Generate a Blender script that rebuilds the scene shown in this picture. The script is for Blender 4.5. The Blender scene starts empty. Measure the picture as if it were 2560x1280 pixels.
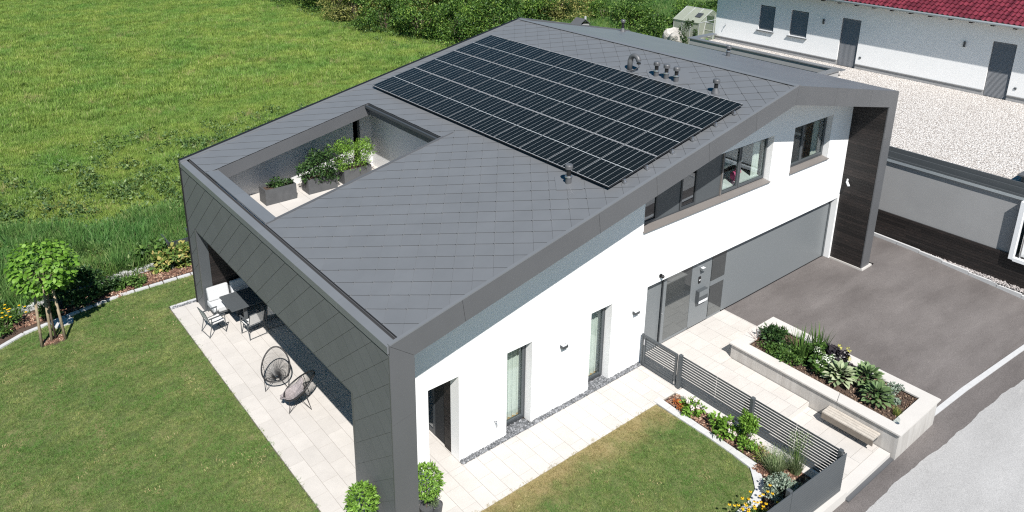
import bpy, math, random
import numpy as np
from mathutils import Matrix, Vector
random.seed(7); rng = np.random.default_rng(7)
R = math.radians
S = bpy.context.scene
C = S.collection
# ---------------------------------------------------------------- camera, world, sun, exposure
cam = bpy.data.objects.new('camera', bpy.data.cameras.new('camera')); C.objects.link(cam)
def _rot(yaw, pitch, roll):
    return Matrix.Rotation(yaw, 3, 'Z') @ Matrix.Rotation(pitch, 3, 'X') @ Matrix.Rotation(roll, 3, 'Z')
CAMP = Vector((-6.3404, -11.2048, 13.5432)); CAMR = _rot(R(-39.58126), R(71.49493), R(0.84232))
cam.matrix_world = Matrix.Translation(CAMP) @ CAMR.to_4x4()
cam.data.sensor_width = 36; cam.data.lens = 1956.6222 / 2560 * 36
cam.data.shift_y = -(640 - 314.6141) / 2560
cam.data.clip_start = 0.1; cam.data.clip_end = 2000
S.camera = cam
SUN = Vector((0.5, 1.0, -1.33)).normalized()           # direction the light travels
w = bpy.data.worlds.new('World'); S.world = w; w.use_nodes = True
nt = w.node_tree; sky = nt.nodes.new('ShaderNodeTexSky'); sky.sky_type = 'NISHITA'; sky.sun_disc = False
sky.sun_elevation = math.asin(-SUN.z); sky.sun_rotation = math.atan2(-SUN.x, -SUN.y)
sky.altitude = 400; sky.air_density = 1.0; sky.dust_density = 0.3; sky.ozone_density = 2.0
bg = nt.nodes['Background']; bg.inputs['Strength'].default_value = 0.05
hs = nt.nodes.new('ShaderNodeHueSaturation'); hs.inputs['Saturation'].default_value = 1.45; hs.inputs['Hue'].default_value = 0.485
nt.links.new(sky.outputs[0], hs.inputs['Color']); nt.links.new(hs.outputs[0], bg.inputs[0])
sd = bpy.data.lights.new('sun', 'SUN'); sd.energy = 4.8; sd.angle = R(0.53); sd.color = (1.0, 0.965, 0.92)
sun = bpy.data.objects.new('sun', sd); C.objects.link(sun); sun.rotation_euler = SUN.to_track_quat('-Z', 'Y').to_euler()
S.view_settings.view_transform = 'Standard'; S.view_settings.look = 'None'
S.view_settings.exposure = 0.62; S.view_settings.gamma = 1.0; S.view_settings.use_curve_mapping = False
S.cycles.max_bounces = 6; S.cycles.diffuse_bounces = 3; S.cycles.transparent_max_bounces = 8
S.cycles.use_denoising = False; S.cycles.sample_clamp_indirect = 1.5; S.cycles.use_adaptive_sampling = False; S.cycles.pixel_filter_type = 'BLACKMAN_HARRIS'; S.cycles.filter_width = 1.2

# ---------------------------------------------------------------- projection, only used to thin out scattered grass outside the view
def proj(P):
    q = (np.asarray(P, float) - np.array(CAMP)) @ np.array(CAMR)
    z = np.maximum(-q[:, 2], 1e-3)
    return 1280 + 1956.62 * q[:, 0] / z, 314.6 - 1956.62 * q[:, 1] / z, -q[:, 2]
def near_view(P, m=260):
    x, y, d = proj(P); return (x > -m) & (x < 2560 + m) & (y > -m) & (y < 1280 + m) & (d > 0)

# ---------------------------------------------------------------- materials
def mat(name, col, rough=0.7, metal=0.0, spec=0.5):
    m = bpy.data.materials.new(name); m.use_nodes = True
    b = m.node_tree.nodes['Principled BSDF']
    b.inputs['Base Color'].default_value = (*col, 1); b.inputs['Roughness'].default_value = rough
    b.inputs['Metallic'].default_value = metal; b.inputs['Specular IOR Level'].default_value = spec
    return m
def N(m, t, **kw):
    n = m.node_tree.nodes.new(t)
    for k, v in kw.items(): setattr(n, k, v)
    return n
def LK(m, a, b): m.node_tree.links.new(a, b)
def pos(m):
    return N(m, 'ShaderNodeNewGeometry').outputs['Position']
def noise(m, scale, detail=4, rough=0.6, vec=None, stretch=None):
    n = N(m, 'ShaderNodeTexNoise'); n.inputs['Scale'].default_value = scale
    n.inputs['Detail'].default_value = detail; n.inputs['Roughness'].default_value = rough
    v = vec if vec is not None else pos(m)
    if stretch:
        mp = N(m, 'ShaderNodeMapping'); mp.inputs['Scale'].default_value = stretch[:3]
        if len(stretch) > 3: mp.inputs['Rotation'].default_value = (0, 0, stretch[3])
        LK(m, v, mp.inputs[0]); v = mp.outputs[0]
    LK(m, v, n.inputs['Vector']); return n.outputs[0]
def ramp(m, fac, stops):
    r = N(m, 'ShaderNodeValToRGB'); e = r.color_ramp.elements
    while len(e) < len(stops): e.new(0.5)
    for i, (p, c) in enumerate(stops): e[i].position = p; e[i].color = (*c, 1)
    LK(m, fac, r.inputs[0]); return r.outputs[0]
def mix(m, fac, a, b, mode='MIX'):
    n = N(m, 'ShaderNodeMix', data_type='RGBA', blend_type=mode)
    for i, v in ((0, fac), (6, a), (7, b)):
        if isinstance(v, (int, float)): n.inputs[i].default_value = v
        elif isinstance(v, tuple): n.inputs[i].default_value = (*v, 1)
        else: LK(m, v, n.inputs[i])
    return n.outputs[2]
def setc(m, c): LK(m, c, m.node_tree.nodes['Principled BSDF'].inputs['Base Color'])
def bump(m, h, strength=0.3, dist=0.01):
    b = N(m, 'ShaderNodeBump'); b.inputs['Strength'].default_value = strength; b.inputs['Distance'].default_value = dist
    LK(m, h, b.inputs['Height']); LK(m, b.outputs[0], m.node_tree.nodes['Principled BSDF'].inputs['Normal'])
def mathn(m, op, a, b=None, c=None):
    n = N(m, 'ShaderNodeMath', operation=op)
    for i, v in enumerate((a, b, c)):
        if v is None: continue
        if isinstance(v, (int, float)): n.inputs[i].default_value = v
        else: LK(m, v, n.inputs[i])
    return n.outputs[0]
def noisy(name, col, rough=0.7, amp=0.12, scale=3.0, fine=60, bs=0.15, metal=0.0, perobj=0.0, spec=0.5, fd=0.004):
    """colour with soft large blotches, optional per-object shift, and a fine bump"""
    m = mat(name, col, rough, metal, spec)
    lo = tuple(c * (1 - amp) for c in col); hi = tuple(min(1, c * (1 + amp)) for c in col)
    c = ramp(m, noise(m, scale, 5), [(0.3, lo), (0.7, hi)])
    if perobj:
        oi = N(m, 'ShaderNodeObjectInfo').outputs['Random']
        c = mix(m, 1.0, c, ramp(m, oi, [(0, (1 - perobj,) * 3), (1, (1 + perobj,) * 3)]), 'MULTIPLY')
    setc(m, c)
    if bs: bump(m, noise(m, fine, 3), bs, fd)
    return m
def leafmat(name, stops, trans=0.22, rough=0.55, big=None, spec=0.35, edge=False):
    m = mat(name, (0.1, 0.2, 0.03), rough, 0, spec)
    rpi = N(m, 'ShaderNodeNewGeometry').outputs['Random Per Island']
    oi = N(m, 'ShaderNodeObjectInfo').outputs['Random']
    f = mathn(m, 'FRACT', mathn(m, 'ADD', rpi, oi))
    c = ramp(m, f, stops)
    if big:
        sc, st = big
        c = mix(m, 1.0, c, ramp(m, noise(m, sc, 3), st), 'MULTIPLY')
    if edge: c = dry_edge(m, c)
    setc(m, c)
    t = N(m, 'ShaderNodeBsdfTranslucent'); LK(m, c, t.inputs[0])
    mx = N(m, 'ShaderNodeMixShader'); mx.inputs[0].default_value = trans
    LK(m, m.node_tree.nodes['Principled BSDF'].outputs[0], mx.inputs[1]); LK(m, t.outputs[0], mx.inputs[2])
    LK(m, mx.outputs[0], m.node_tree.nodes['Material Output'].inputs[0])
    return m
def glassmat(name, tint, refl=0.12, rough=0.01):
    m = bpy.data.materials.new(name); m.use_nodes = True; n = m.node_tree.nodes; n.clear()
    o = n.new('ShaderNodeOutputMaterial'); g = n.new('ShaderNodeBsdfGlossy'); g.inputs['Roughness'].default_value = rough
    g.inputs['Color'].default_value = (0.9, 0.95, 1, 1)
    t = n.new('ShaderNodeBsdfTransparent'); t.inputs[0].default_value = (*tint, 1)
    f = n.new('ShaderNodeLayerWeight'); f.inputs['Blend'].default_value = 0.5
    q = n.new('ShaderNodeMath'); q.operation = 'POWER'; q.inputs[1].default_value = 4.0
    a = n.new('ShaderNodeMath'); a.operation = 'ADD'; a.inputs[1].default_value = refl
    mx = n.new('ShaderNodeMixShader')
    LK(m, f.outputs['Facing'], q.inputs[0]); LK(m, q.outputs[0], a.inputs[0]); LK(m, a.outputs[0], mx.inputs[0]); LK(m, t.outputs[0], mx.inputs[1])
    LK(m, g.outputs[0], mx.inputs[2]); LK(m, mx.outputs[0], o.inputs[0]); return m

ROOF = noisy('grey aluminium shingle', (0.134, 0.140, 0.148), 0.47, 0.05, 1.3, 220, 0.08, 0.0, 0.022)  # same metal as the fascia, lightened because the roof catches more light
FACADE = noisy('grey aluminium cladding', (0.115, 0.119, 0.125), 0.55, 0.05, 1.2, 220, 0.08, 0.0, 0.03)
TRIM_LIT = noisy('grey aluminium lit tone', (0.145, 0.152, 0.161), 0.42, 0.06, 0.8, 200, 0.05, 0.0, 0.02)  # lighter copy of the trim metal: top light put into the colour
TRIM = noisy('grey aluminium dimmed tone', (0.094, 0.096, 0.101), 0.45, 0.06, 0.8, 200, 0.05, 0.0, 0.02)  # darker copy of the same metal: dimmer upright faces put into the colour
TRIMD = mat('dark underlay', (0.012, 0.013, 0.015), 0.8)
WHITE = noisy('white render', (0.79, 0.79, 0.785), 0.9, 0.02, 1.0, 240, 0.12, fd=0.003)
GREYR = noisy('grey render', (0.30, 0.30, 0.30), 0.9, 0.05, 1.0, 240, 0.2, fd=0.003)
PAVE = noisy('pale limestone', (0.50, 0.472, 0.44), 0.75, 0.05, 2.2, 120, 0.08, 0, 0.045)
MORTAR = mat('joint sand', (0.30, 0.27, 0.235), 0.95)
def concrete():
    m = noisy('light concrete', (0.46, 0.44, 0.415), 0.85, 0.07, 1.6, 90, 0.15)
    c = m.node_tree.nodes['Principled BSDF'].inputs['Base Color'].links[0].from_socket
    st = ramp(m, noise(m, 1.0, 5, 0.65, None, (6, 6, 0.5)), [(0.42, (0.80, 0.79, 0.78)), (0.62, (1, 1, 1))])
    setc(m, mix(m, 0.8, c, st, 'MULTIPLY')); return m
CONC = concrete()
CAPM = noisy('smooth concrete cap', (0.52, 0.495, 0.465), 0.8, 0.04, 1.5, 90, 0.1)
KERB = noisy('pale granite kerb', (0.48, 0.48, 0.48), 0.85, 0.06, 8, 120, 0.2, 0, 0.05)
ANTH = noisy('anthracite powder coat', (0.070, 0.078, 0.084), 0.45, 0.03, 2, 200, 0.03)
ANTHD = mat('dark window frame', (0.05, 0.055, 0.06), 0.4)
DOORM = noisy('grey satin door panel', (0.165, 0.178, 0.185), 0.38, 0.02, 0.6, 200, 0.02)
SILLM = noisy('aluminium sill', (0.17, 0.155, 0.145), 0.5, 0.05, 2, 200, 0.03)
BLACK = mat('black metal', (0.012, 0.012, 0.013), 0.45)
CHROME = mat('brushed steel', (0.55, 0.55, 0.56), 0.3, 0.9)
LIGHTG = mat('satin white plastic', (0.75, 0.76, 0.77), 0.4)
GLASS = glassmat('window glass', (0.86, 0.90, 0.88), 0.05)
GLASSD = glassmat('dark glass', (0.20, 0.23, 0.24), 0.18)
DGLASS = mat('tinted door glass', (0.20, 0.215, 0.22), 0.05, 0.8)
def asphalt(name, lo, hi, rough=0.9, bias=None, ag=60):
    m = mat(name, lo, rough)
    a = ramp(m, noise(m, 0.8, 6, 0.62, None, (0.35, 1.0, 1, R(24))), [(0.32, lo), (0.68, hi)])
    g = ramp(m, noise(m, ag, 2, 0.5), [(0.3, (0.62, 0.62, 0.62)), (0.7, (1.38, 1.38, 1.38))])
    c = mix(m, 0.8, a, g, 'MULTIPLY')
    sc = ramp(m, noise(m, 2.6, 5, 0.7, None, (0.5, 1.4, 1, R(60))), [(0.60, (1, 1, 1)), (0.72, (1.22, 1.21, 1.2))])
    c = mix(m, 0.7, c, sc, 'MULTIPLY')
    setc(m, c); bump(m, noise(m, ag, 2), 0.5, 0.006); return m
DRIVE = asphalt('driveway asphalt', (0.090, 0.079, 0.075), (0.148, 0.133, 0.127))
ROADM = asphalt('pale worn road', (0.30, 0.295, 0.29), (0.37, 0.365, 0.36), ag=90)
def charred():
    m = mat('charred timber', (0.02, 0.017, 0.016), 0.55)
    v = N(m, 'ShaderNodeNewGeometry').outputs['Position']
    g = noise(m, 3.0, 6, 0.75, v, (1.2, 1.2, 42))
    oi = N(m, 'ShaderNodeObjectInfo').outputs['Random']
    c = ramp(m, g, [(0.40, (0.006, 0.0055, 0.0055)), (0.60, (0.018, 0.015, 0.014)), (0.72, (0.13, 0.085, 0.07))])
    c = mix(m, 1.0, c, ramp(m, oi, [(0, (0.6, 0.55, 0.55)), (1, (1.6, 1.45, 1.4))]), 'MULTIPLY')
    setc(m, c); bump(m, g, 0.5, 0.01); return m
CHAR = charred()
WOODG = noisy('weathered larch', (0.44, 0.40, 0.35), 0.8, 0.15, 8, 90, 0.3)
STAKE = noisy('debarked spruce', (0.30, 0.24, 0.16), 0.85, 0.25, 9, 60, 0.5)
BARK = noisy('bark', (0.12, 0.09, 0.065), 0.9, 0.3, 9, 60, 0.8)
PLANTER = noisy('grey fibre planter', (0.075, 0.078, 0.082), 0.6, 0.15, 5, 120, 0.1)
SOIL = noisy('dark soil', (0.07, 0.045, 0.032), 0.95, 0.35, 14, 70, 1.0)
FABRIC = noisy('pale grey fabric', (0.50, 0.51, 0.52), 0.95, 0.03, 6, 400, 0.15)
MESHF = noisy('white sling fabric', (0.60, 0.59, 0.58), 0.9, 0.03, 6, 400, 0.15)
FUR = noisy('grey sheepskin', (0.34, 0.30, 0.30), 1.0, 0.25, 16, 60, 1.2, fd=0.03)
CURT = noisy('voile curtain', (0.70, 0.70, 0.68), 0.95, 0.04, 5, 100, 0.05)
OAK = noisy('oak floor', (0.50, 0.30, 0.13), 0.6, 0.2, 5, 60, 0.05)
PLAST = noisy('interior plaster', (0.62, 0.55, 0.50), 0.9, 0.03, 1, 90, 0.05)
TERRC = noisy('terracotta', (0.45, 0.18, 0.10), 0.8, 0.1, 5, 60, 0.1)
REDT = noisy('red glazed roof tile', (0.135, 0.022, 0.032), 0.32, 0.15, 3, 60, 0.05, 0, 0.35)
def polymat():
    m = mat('twin wall polycarbonate', (0.55, 0.57, 0.50), 0.5); t = N(m, 'ShaderNodeBsdfTransparent'); t.inputs[0].default_value = (0.85, 0.9, 0.82, 1)
    tl = N(m, 'ShaderNodeBsdfTranslucent'); tl.inputs[0].default_value = (0.7, 0.72, 0.64, 1)
    a = N(m, 'ShaderNodeMixShader'); a.inputs[0].default_value = 0.45; b = N(m, 'ShaderNodeMixShader'); b.inputs[0].default_value = 0.35
    LK(m, m.node_tree.nodes['Principled BSDF'].outputs[0], a.inputs[1]); LK(m, tl.outputs[0], a.inputs[2]); LK(m, a.outputs[0], b.inputs[1]); LK(m, t.outputs[0], b.inputs[2])
    LK(m, b.outputs[0], m.node_tree.nodes['Material Output'].inputs[0]); return m
POLY = polymat()
ALU = mat('greenhouse aluminium', (0.55, 0.56, 0.56), 0.4, 0.3)
PINK = mat('pink plush', (0.65, 0.10, 0.26), 0.9)

# ground materials
def dry_edge(m, c):
    sp = N(m, 'ShaderNodeSeparateXYZ'); LK(m, pos(m), sp.inputs[0]); y = sp.outputs[1]
    nz = mathn(m, 'MULTIPLY', mathn(m, 'SUBTRACT', noise(m, 1.6, 4), 0.5), 1.6)
    f = N(m, 'ShaderNodeMapRange'); f.inputs[1].default_value = -1.25; f.inputs[2].default_value = -0.45
    LK(m, mathn(m, 'ADD', y, nz), f.inputs[0]); g = mathn(m, 'MULTIPLY', f.outputs[0], mathn(m, 'LESS_THAN', y, -0.2))
    return mix(m, mathn(m, 'MULTIPLY', g, 0.75), c, (0.36, 0.27, 0.13))
def meadow_mat():
    m = mat('meadow soil and thatch', (0.06, 0.1, 0.03), 0.95)
    a = ramp(m, noise(m, 0.22, 6, 0.65), [(0.3, (0.08, 0.14, 0.034)), (0.52, (0.135, 0.21, 0.05)), (0.72, (0.23, 0.25, 0.10))])
    b = ramp(m, noise(m, 9, 6, 0.7), [(0.3, (0.45, 0.5, 0.4)), (0.7, (1.35, 1.35, 1.2))])
    setc(m, mix(m, 1.0, a, b, 'MULTIPLY')); bump(m, noise(m, 14, 5, 0.7), 1.0, 0.12); return m
def lawn_mat():
    m = mat('lawn thatch', (0.06, 0.1, 0.03), 0.95)
    a = ramp(m, noise(m, 1.1, 6, 0.65), [(0.34, (0.085, 0.13, 0.035)), (0.55, (0.15, 0.18, 0.06)), (0.72, (0.28, 0.25, 0.12))])
    b = ramp(m, noise(m, 40, 4, 0.7), [(0.3, (0.5, 0.5, 0.45)), (0.7, (1.3, 1.3, 1.2))])
    setc(m, dry_edge(m, mix(m, 1.0, a, b, 'MULTIPLY'))); bump(m, noise(m, 60, 4, 0.7), 1.0, 0.03); return m
def white_gravel():
    m = mat('white roof gravel', (0.6, 0.58, 0.55), 0.9)
    v = N(m, 'ShaderNodeTexVoronoi'); v.inputs['Scale'].default_value = 17; LK(m, pos(m), v.inputs['Vector'])
    c = ramp(m, v.outputs['Color'], [(0.0, (0.30, 0.27, 0.25)), (0.22, (0.62, 0.58, 0.54)), (0.6, (0.80, 0.77, 0.73)), (1, (0.86, 0.84, 0.82))])
    e = ramp(m, v.outputs['Distance'], [(0.25, (1, 1, 1)), (0.62, (0.42, 0.39, 0.37))])
    setc(m, mix(m, 0.85, c, e, 'MULTIPLY'))
    inv = mathn(m, 'SUBTRACT', 1.0, v.outputs['Distance']); bump(m, inv, 0.9, 0.05); return m
MEADOW = meadow_mat(); LAWN = lawn_mat(); GRAVW = white_gravel()
EARTH = noisy('bare earth', (0.14, 0.12, 0.09), 0.95, 0.2, 2, 30, 0.6)

# ---------------------------------------------------------------- mesh helpers
class MB:
    def __init__(s): s.v = []; s.f = []; s.uv = {}
    def add(s, vs, fs):
        n = len(s.v); s.v += [tuple(map(float, v)) for v in vs]; s.f += [tuple(i + n for i in f) for f in fs]; return s
    def box(s, x0, x1, y0, y1, z0, z1):
        return s.add([(x0,y0,z0),(x1,y0,z0),(x1,y1,z0),(x0,y1,z0),(x0,y0,z1),(x1,y0,z1),(x1,y1,z1),(x0,y1,z1)],
              [(0,3,2,1),(4,5,6,7),(0,1,5,4),(1,2,6,5),(2,3,7,6),(3,0,4,7)])
    def obox(s, c, size, M):
        M = M.to_3x3(); c = Vector(c); hx, hy, hz = [a / 2 for a in size]
        vs = [c + M @ Vector((a*hx, b*hy, d*hz)) for d in (-1, 1) for a, b in ((-1,-1),(1,-1),(1,1),(-1,1))]
        return s.add(vs, [(0,3,2,1),(4,5,6,7),(0,1,5,4),(1,2,6,5),(2,3,7,6),(3,0,4,7)])
    def prism(s, poly, a, b, axis='y'):
        n = len(poly)
        def P(p, t): return {'y': (p[0], t, p[1]), 'x': (t, p[0], p[1]), 'z': (p[0], p[1], t)}[axis]
        vs = [P(p, a) for p in poly] + [P(p, b) for p in poly]
        fs = [tuple(range(n))[::-1], tuple(range(n, 2*n))] + [(i, (i+1) % n, n + (i+1) % n, n + i) for i in range(n)]
        return s.add(vs, fs)
    def tube(s, pts, r, n=8, cap=True, closed=False):
        pts = [Vector(p) for p in pts]; L = len(pts); rs = r if isinstance(r, (list, tuple)) else [r] * L
        base = len(s.v); up = None
        for i, p in enumerate(pts):
            if closed: t = (pts[(i+1) % L] - pts[i-1]).normalized()
            else: t = (pts[min(i+1, L-1)] - pts[max(i-1, 0)]).normalized()
            if up is None:
                up = t.orthogonal().normalized()
            else:
                up = (up - t * up.dot(t)); up = up.normalized() if up.length > 1e-6 else t.orthogonal().normalized()
            b = t.cross(up)
            for k in range(n):
                a = 2 * math.pi * k / n; s.v.append(tuple(p + (up * math.cos(a) + b * math.sin(a)) * rs[i]))
        rng_ = range(L if closed else L - 1)
        for i in rng_:
            j = (i + 1) % L
            for k in range(n):
                k2 = (k + 1) % n; s.f.append((base+i*n+k, base+i*n+k2, base+j*n+k2, base+j*n+k))
        if cap and not closed:
            s.f.append(tuple(base + k for k in range(n))[::-1]); s.f.append(tuple(base + (L-1)*n + k for k in range(n)))
        return s
    def lathe(s, prof, c, n=16, M=None):
        base = len(s.v); c = Vector(c)
        for r, z in prof:
            for k in range(n):
                a = 2*math.pi*k/n; v = Vector((r*math.cos(a), r*math.sin(a), z))
                if M is not None: v = M.to_3x3() @ v
                s.v.append(tuple(c + v))
        for i in range(len(prof) - 1):
            for k in range(n):
                k2 = (k+1) % n; s.f.append((base+i*n+k, base+i*n+k2, base+(i+1)*n+k2, base+(i+1)*n+k))
        s.f.append(tuple(base + k for k in range(n))[::-1]); s.f.append(tuple(base+(len(prof)-1)*n+k for k in range(n)))
        return s
    def mesh(s, name, m=None, smooth=False, fix=True):
        me = bpy.data.meshes.new(name); me.from_pydata(s.v, [], s.f)
        if fix:
            import bmesh
            b = bmesh.new(); b.from_mesh(me); bmesh.ops.recalc_face_normals(b, faces=b.faces); b.to_mesh(me); b.free()
        if m: me.materials.append(m)
        if smooth:
            me.polygons.foreach_set('use_smooth', [True] * len(me.polygons))
        me.update(); return me
def link(name, me, parent=None, loc=None):
    o = bpy.data.objects.new(name, me); C.objects.link(o)
    if parent is not None: o.parent = parent
    if loc is not None: o.location = loc
    return o
def obj(name, mb, m, parent=None, smooth=False, bevel=0.0):
    o = link(name, mb.mesh(name, m, smooth), parent)
    if bevel:
        b = o.modifiers.new('bevel', 'BEVEL'); b.width = bevel; b.segments = 2; b.limit_method = 'ANGLE'
    return o
def tag(o, label, cat, group=None):
    o['label'] = label; o['category'] = cat
    if group: o['group'] = group
    return o
def thing(name, label, cat, loc=(0,0,0), rz=0, group=None):
    o = bpy.data.objects.new(name, None); C.objects.link(o); o.location = loc; o.rotation_euler = (0, 0, rz)
    o.empty_display_size = 0.2
    return tag(o, label, cat, group)
def struct(name, mb, m, **k):
    o = obj(name, mb, m, **k); o['kind'] = 'structure'; return o
def copy_tree(src, parent=None):
    c = src.copy(); C.objects.link(c)
    if parent is not None: c.parent = parent
    for ch in list(src.children): copy_tree(ch, c)
    return c
def Bx(*a): return MB().box(*a)
def clip(poly, x0, x1, y0, y1):
    def cut(P, f, g):
        out = []
        for i in range(len(P)):
            a, b = P[i], P[(i+1) % len(P)]; fa, fb = f(a), f(b)
            if fa >= 0: out.append(a)
            if (fa >= 0) != (fb >= 0):
                t = fa / (fa - fb); out.append(tuple(a[k] + (b[k] - a[k]) * t for k in range(2)))
        return out
    P = list(poly)
    for f in (lambda p: p[0]-x0, lambda p: x1-p[0], lambda p: p[1]-y0, lambda p: y1-p[1]):
        if len(P) < 3: return []
        P = cut(P, f, None)
    if len(P) < 3: return []
    A = sum(P[i][0]*P[(i+1) % len(P)][1] - P[(i+1) % len(P)][0]*P[i][1] for i in range(len(P))) / 2
    return P if abs(A) > 2e-4 else []
def fast_mesh(name, V, F4, m, smooth=False):
    """V (n,3) float array, F4 (m,4) or (m,3) int array"""
    me = bpy.data.meshes.new(name); k = F4.shape[1]
    me.vertices.add(len(V)); me.vertices.foreach_set('co', np.ascontiguousarray(V, np.float32).ravel())
    me.loops.add(F4.size); me.loops.foreach_set('vertex_index', np.ascontiguousarray(F4, np.int32).ravel())
    me.polygons.add(len(F4)); me.polygons.foreach_set('loop_start', np.arange(0, F4.size, k, dtype=np.int32))
    if smooth: me.polygons.foreach_set('use_smooth', np.ones(len(F4), bool))
    me.materials.append(m); me.update(calc_edges=True); return me
def unit(a): return a / np.maximum(np.linalg.norm(a, axis=-1, keepdims=True), 1e-9)
def leaves_arrays(P, D, Nn, L, W, fold=0.12):
    """rhombic leaves: base at P, direction D, face normal Nn"""
    D = unit(D); X = unit(np.cross(D, Nn)); Z = np.cross(X, D)
    L = np.broadcast_to(L, (len(P),))[:, None]; W = np.broadcast_to(W, (len(P),))[:, None]
    a = P; b = P + D*L*0.42 + X*W*0.5 + Z*W*fold; c = P + D*L - Z*L*0.12; d = P + D*L*0.42 - X*W*0.5 + Z*W*fold
    V = np.stack([a, b, c, d], 1).reshape(-1, 3); F = np.arange(len(P)*4).reshape(-1, 4); return V, F
def sphere_dirs(n, up=0.0):
    d = rng.normal(size=(n, 3)); d = unit(d); d[:, 2] += up; return unit(d)
def crown(n, c, rad, size, ratio=0.5, lumps=0, lump_r=0.4, shell=0.55, up=0.3, droop=0.0, jitter=0.12):
    """leaf positions spread through the outer part of a lumpy ellipsoid"""
    c = np.array(c, float); rad = np.array(rad, float)
    if lumps:
        lc = sphere_dirs(lumps, 0.25) * (0.62 + 0.3*rng.random((lumps, 1)))
        idx = rng.integers(0, lumps, n); d = sphere_dirs(n, 0.15)
        u = lc[idx] + d * lump_r * (rng.random((n, 1)) ** 0.4) * (0.7 + 0.6*((idx % 5)/5.0))[:, None]
        outn = unit(d * 0.7 + lc[idx] * 0.5)
    else:
        d = sphere_dirs(n, 0.1); u = d * (shell + (1-shell) * rng.random((n, 1)) ** 0.5) * (1 + jitter*rng.normal(size=(n, 1))); outn = d
    P = c + u * rad
    D = unit(outn*0.6 + rng.normal(size=(n, 3))*0.55 + np.array([0, 0, -droop]))
    Nn = unit(outn*0.5 + np.array([0, 0, up]) + rng.normal(size=(n, 3))*0.45)
    L = size * (0.7 + 0.6*rng.random(n)); return P, D, Nn, L, L*ratio
def foliage(name, arrs, m, parent=None):
    Vs, Fs, k = [], [], 0
    for a in arrs:
        V, F = leaves_arrays(*a); Vs.append(V); Fs.append(F + k); k += len(V)
    return link(name, fast_mesh(name, np.concatenate(Vs), np.concatenate(Fs), m), parent)
def blades_arrays(n, c, rbase, length, width, spread, curve=0.5, seg=3, lean=None):
    """arching grass blades from a base disc"""
    a = rng.random(n)*2*np.pi; r = rbase*np.sqrt(rng.random(n))
    B = np.array(c, float) + np.stack([r*np.cos(a), r*np.sin(a), np.zeros(n)], 1)
    a2 = a + rng.normal(size=n)*0.6; out = np.stack([np.cos(a2), np.sin(a2), np.zeros(n)], 1)
    sp = spread*(0.2 + 0.8*rng.random(n))[:, None]; Ln = (length*(0.55 + 0.55*rng.random(n)))[:, None]
    side = np.stack([-np.sin(a2), np.cos(a2), np.zeros(n)], 1) * width * 0.5
    up = np.array([0, 0, 1.0]); rows = []
    p = B.copy(); rows.append((p - side, p + side))
    for k in range(1, seg + 1):
        t = k/seg; th = sp*(0.35 + curve*t*1.7); dirn = unit(out*np.sin(th) + up*np.cos(th))
        p = p + dirn*Ln/seg; wv = side * (1 - t**2 * 0.95); rows.append((p - wv, p + wv))
    V = np.stack([q for r_ in rows for q in r_], 1).reshape(-1, 3); nv = 2*(seg+1)
    F = np.concatenate([np.arange(n)[:, None]*nv + np.array([[2*k, 2*k+1, 2*k+3, 2*k+2]]) for k in range(seg)])
    return V, F
def blades(name, specs, m, parent=None):
    Vs, Fs, k = [], [], 0
    for s_ in specs:
        V, F = blades_arrays(*s_[:-1], **s_[-1]) if isinstance(s_[-1], dict) else blades_arrays(*s_)
        Vs.append(V); Fs.append(F + k); k += len(V)
    return link(name, fast_mesh(name, np.concatenate(Vs), np.concatenate(Fs), m), parent)
def scatter(name, P, src, smin, smax, tilt=0.15, scl=None, parent=None):
    """instances of an unlinked source mesh object on points"""
    me = bpy.data.meshes.new(name); me.from_pydata([tuple(p) for p in P.tolist()], [], [])
    n = len(P)
    a = me.attributes.new('rot', 'FLOAT_VECTOR', 'POINT')
    rt = np.stack([rng.normal(size=n)*tilt, rng.normal(size=n)*tilt, rng.random(n)*6.283], 1).astype(np.float32); a.data.foreach_set('vector', rt.ravel())
    s_ = (smin + (smax - smin)*rng.random(n)) if scl is None else scl
    b = me.attributes.new('scl', 'FLOAT', 'POINT'); b.data.foreach_set('value', s_.astype(np.float32))
    o = link(name, me, parent); o['kind'] = 'stuff'
    g = bpy.data.node_groups.new(name, 'GeometryNodeTree')
    g.interface.new_socket('Geometry', in_out='INPUT', socket_type='NodeSocketGeometry'); g.interface.new_socket('Geometry', in_out='OUTPUT', socket_type='NodeSocketGeometry')
    i_ = g.nodes.new('NodeGroupInput'); o_ = g.nodes.new('NodeGroupOutput'); ip = g.nodes.new('GeometryNodeInstanceOnPoints')
    oi = g.nodes.new('GeometryNodeObjectInfo'); oi.inputs['Object'].default_value = src; oi.inputs['As Instance'].default_value = True
    r_ = g.nodes.new('GeometryNodeInputNamedAttribute'); r_.data_type = 'FLOAT_VECTOR'; r_.inputs[0].default_value = 'rot'
    q_ = g.nodes.new('GeometryNodeInputNamedAttribute'); q_.data_type = 'FLOAT'; q_.inputs[0].default_value = 'scl'
    L_ = g.links.new; L_(i_.outputs[0], ip.inputs['Points']); L_(oi.outputs['Geometry'], ip.inputs['Instance'])
    L_(r_.outputs[0], ip.inputs['Rotation']); L_(q_.outputs[0], ip.inputs['Scale']); L_(ip.outputs[0], o_.inputs[0])
    md = o.modifiers.new('scatter', 'NODES'); md.node_group = g
    return o
def src_obj(name, me): return bpy.data.objects.new(name, me)      # never linked: only the scattered copies exist
def inpoly(P, poly):
    x, y = P[:, 0], P[:, 1]; c = np.zeros(len(P), bool); n = len(poly)
    for i in range(n):
        x1, y1 = poly[i]; x2, y2 = poly[(i+1) % n]
        if y1 == y2: continue
        c ^= ((y1 > y) != (y2 > y)) & (x < (x2-x1)*(y-y1)/(y2-y1) + x1)
    return c

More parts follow.
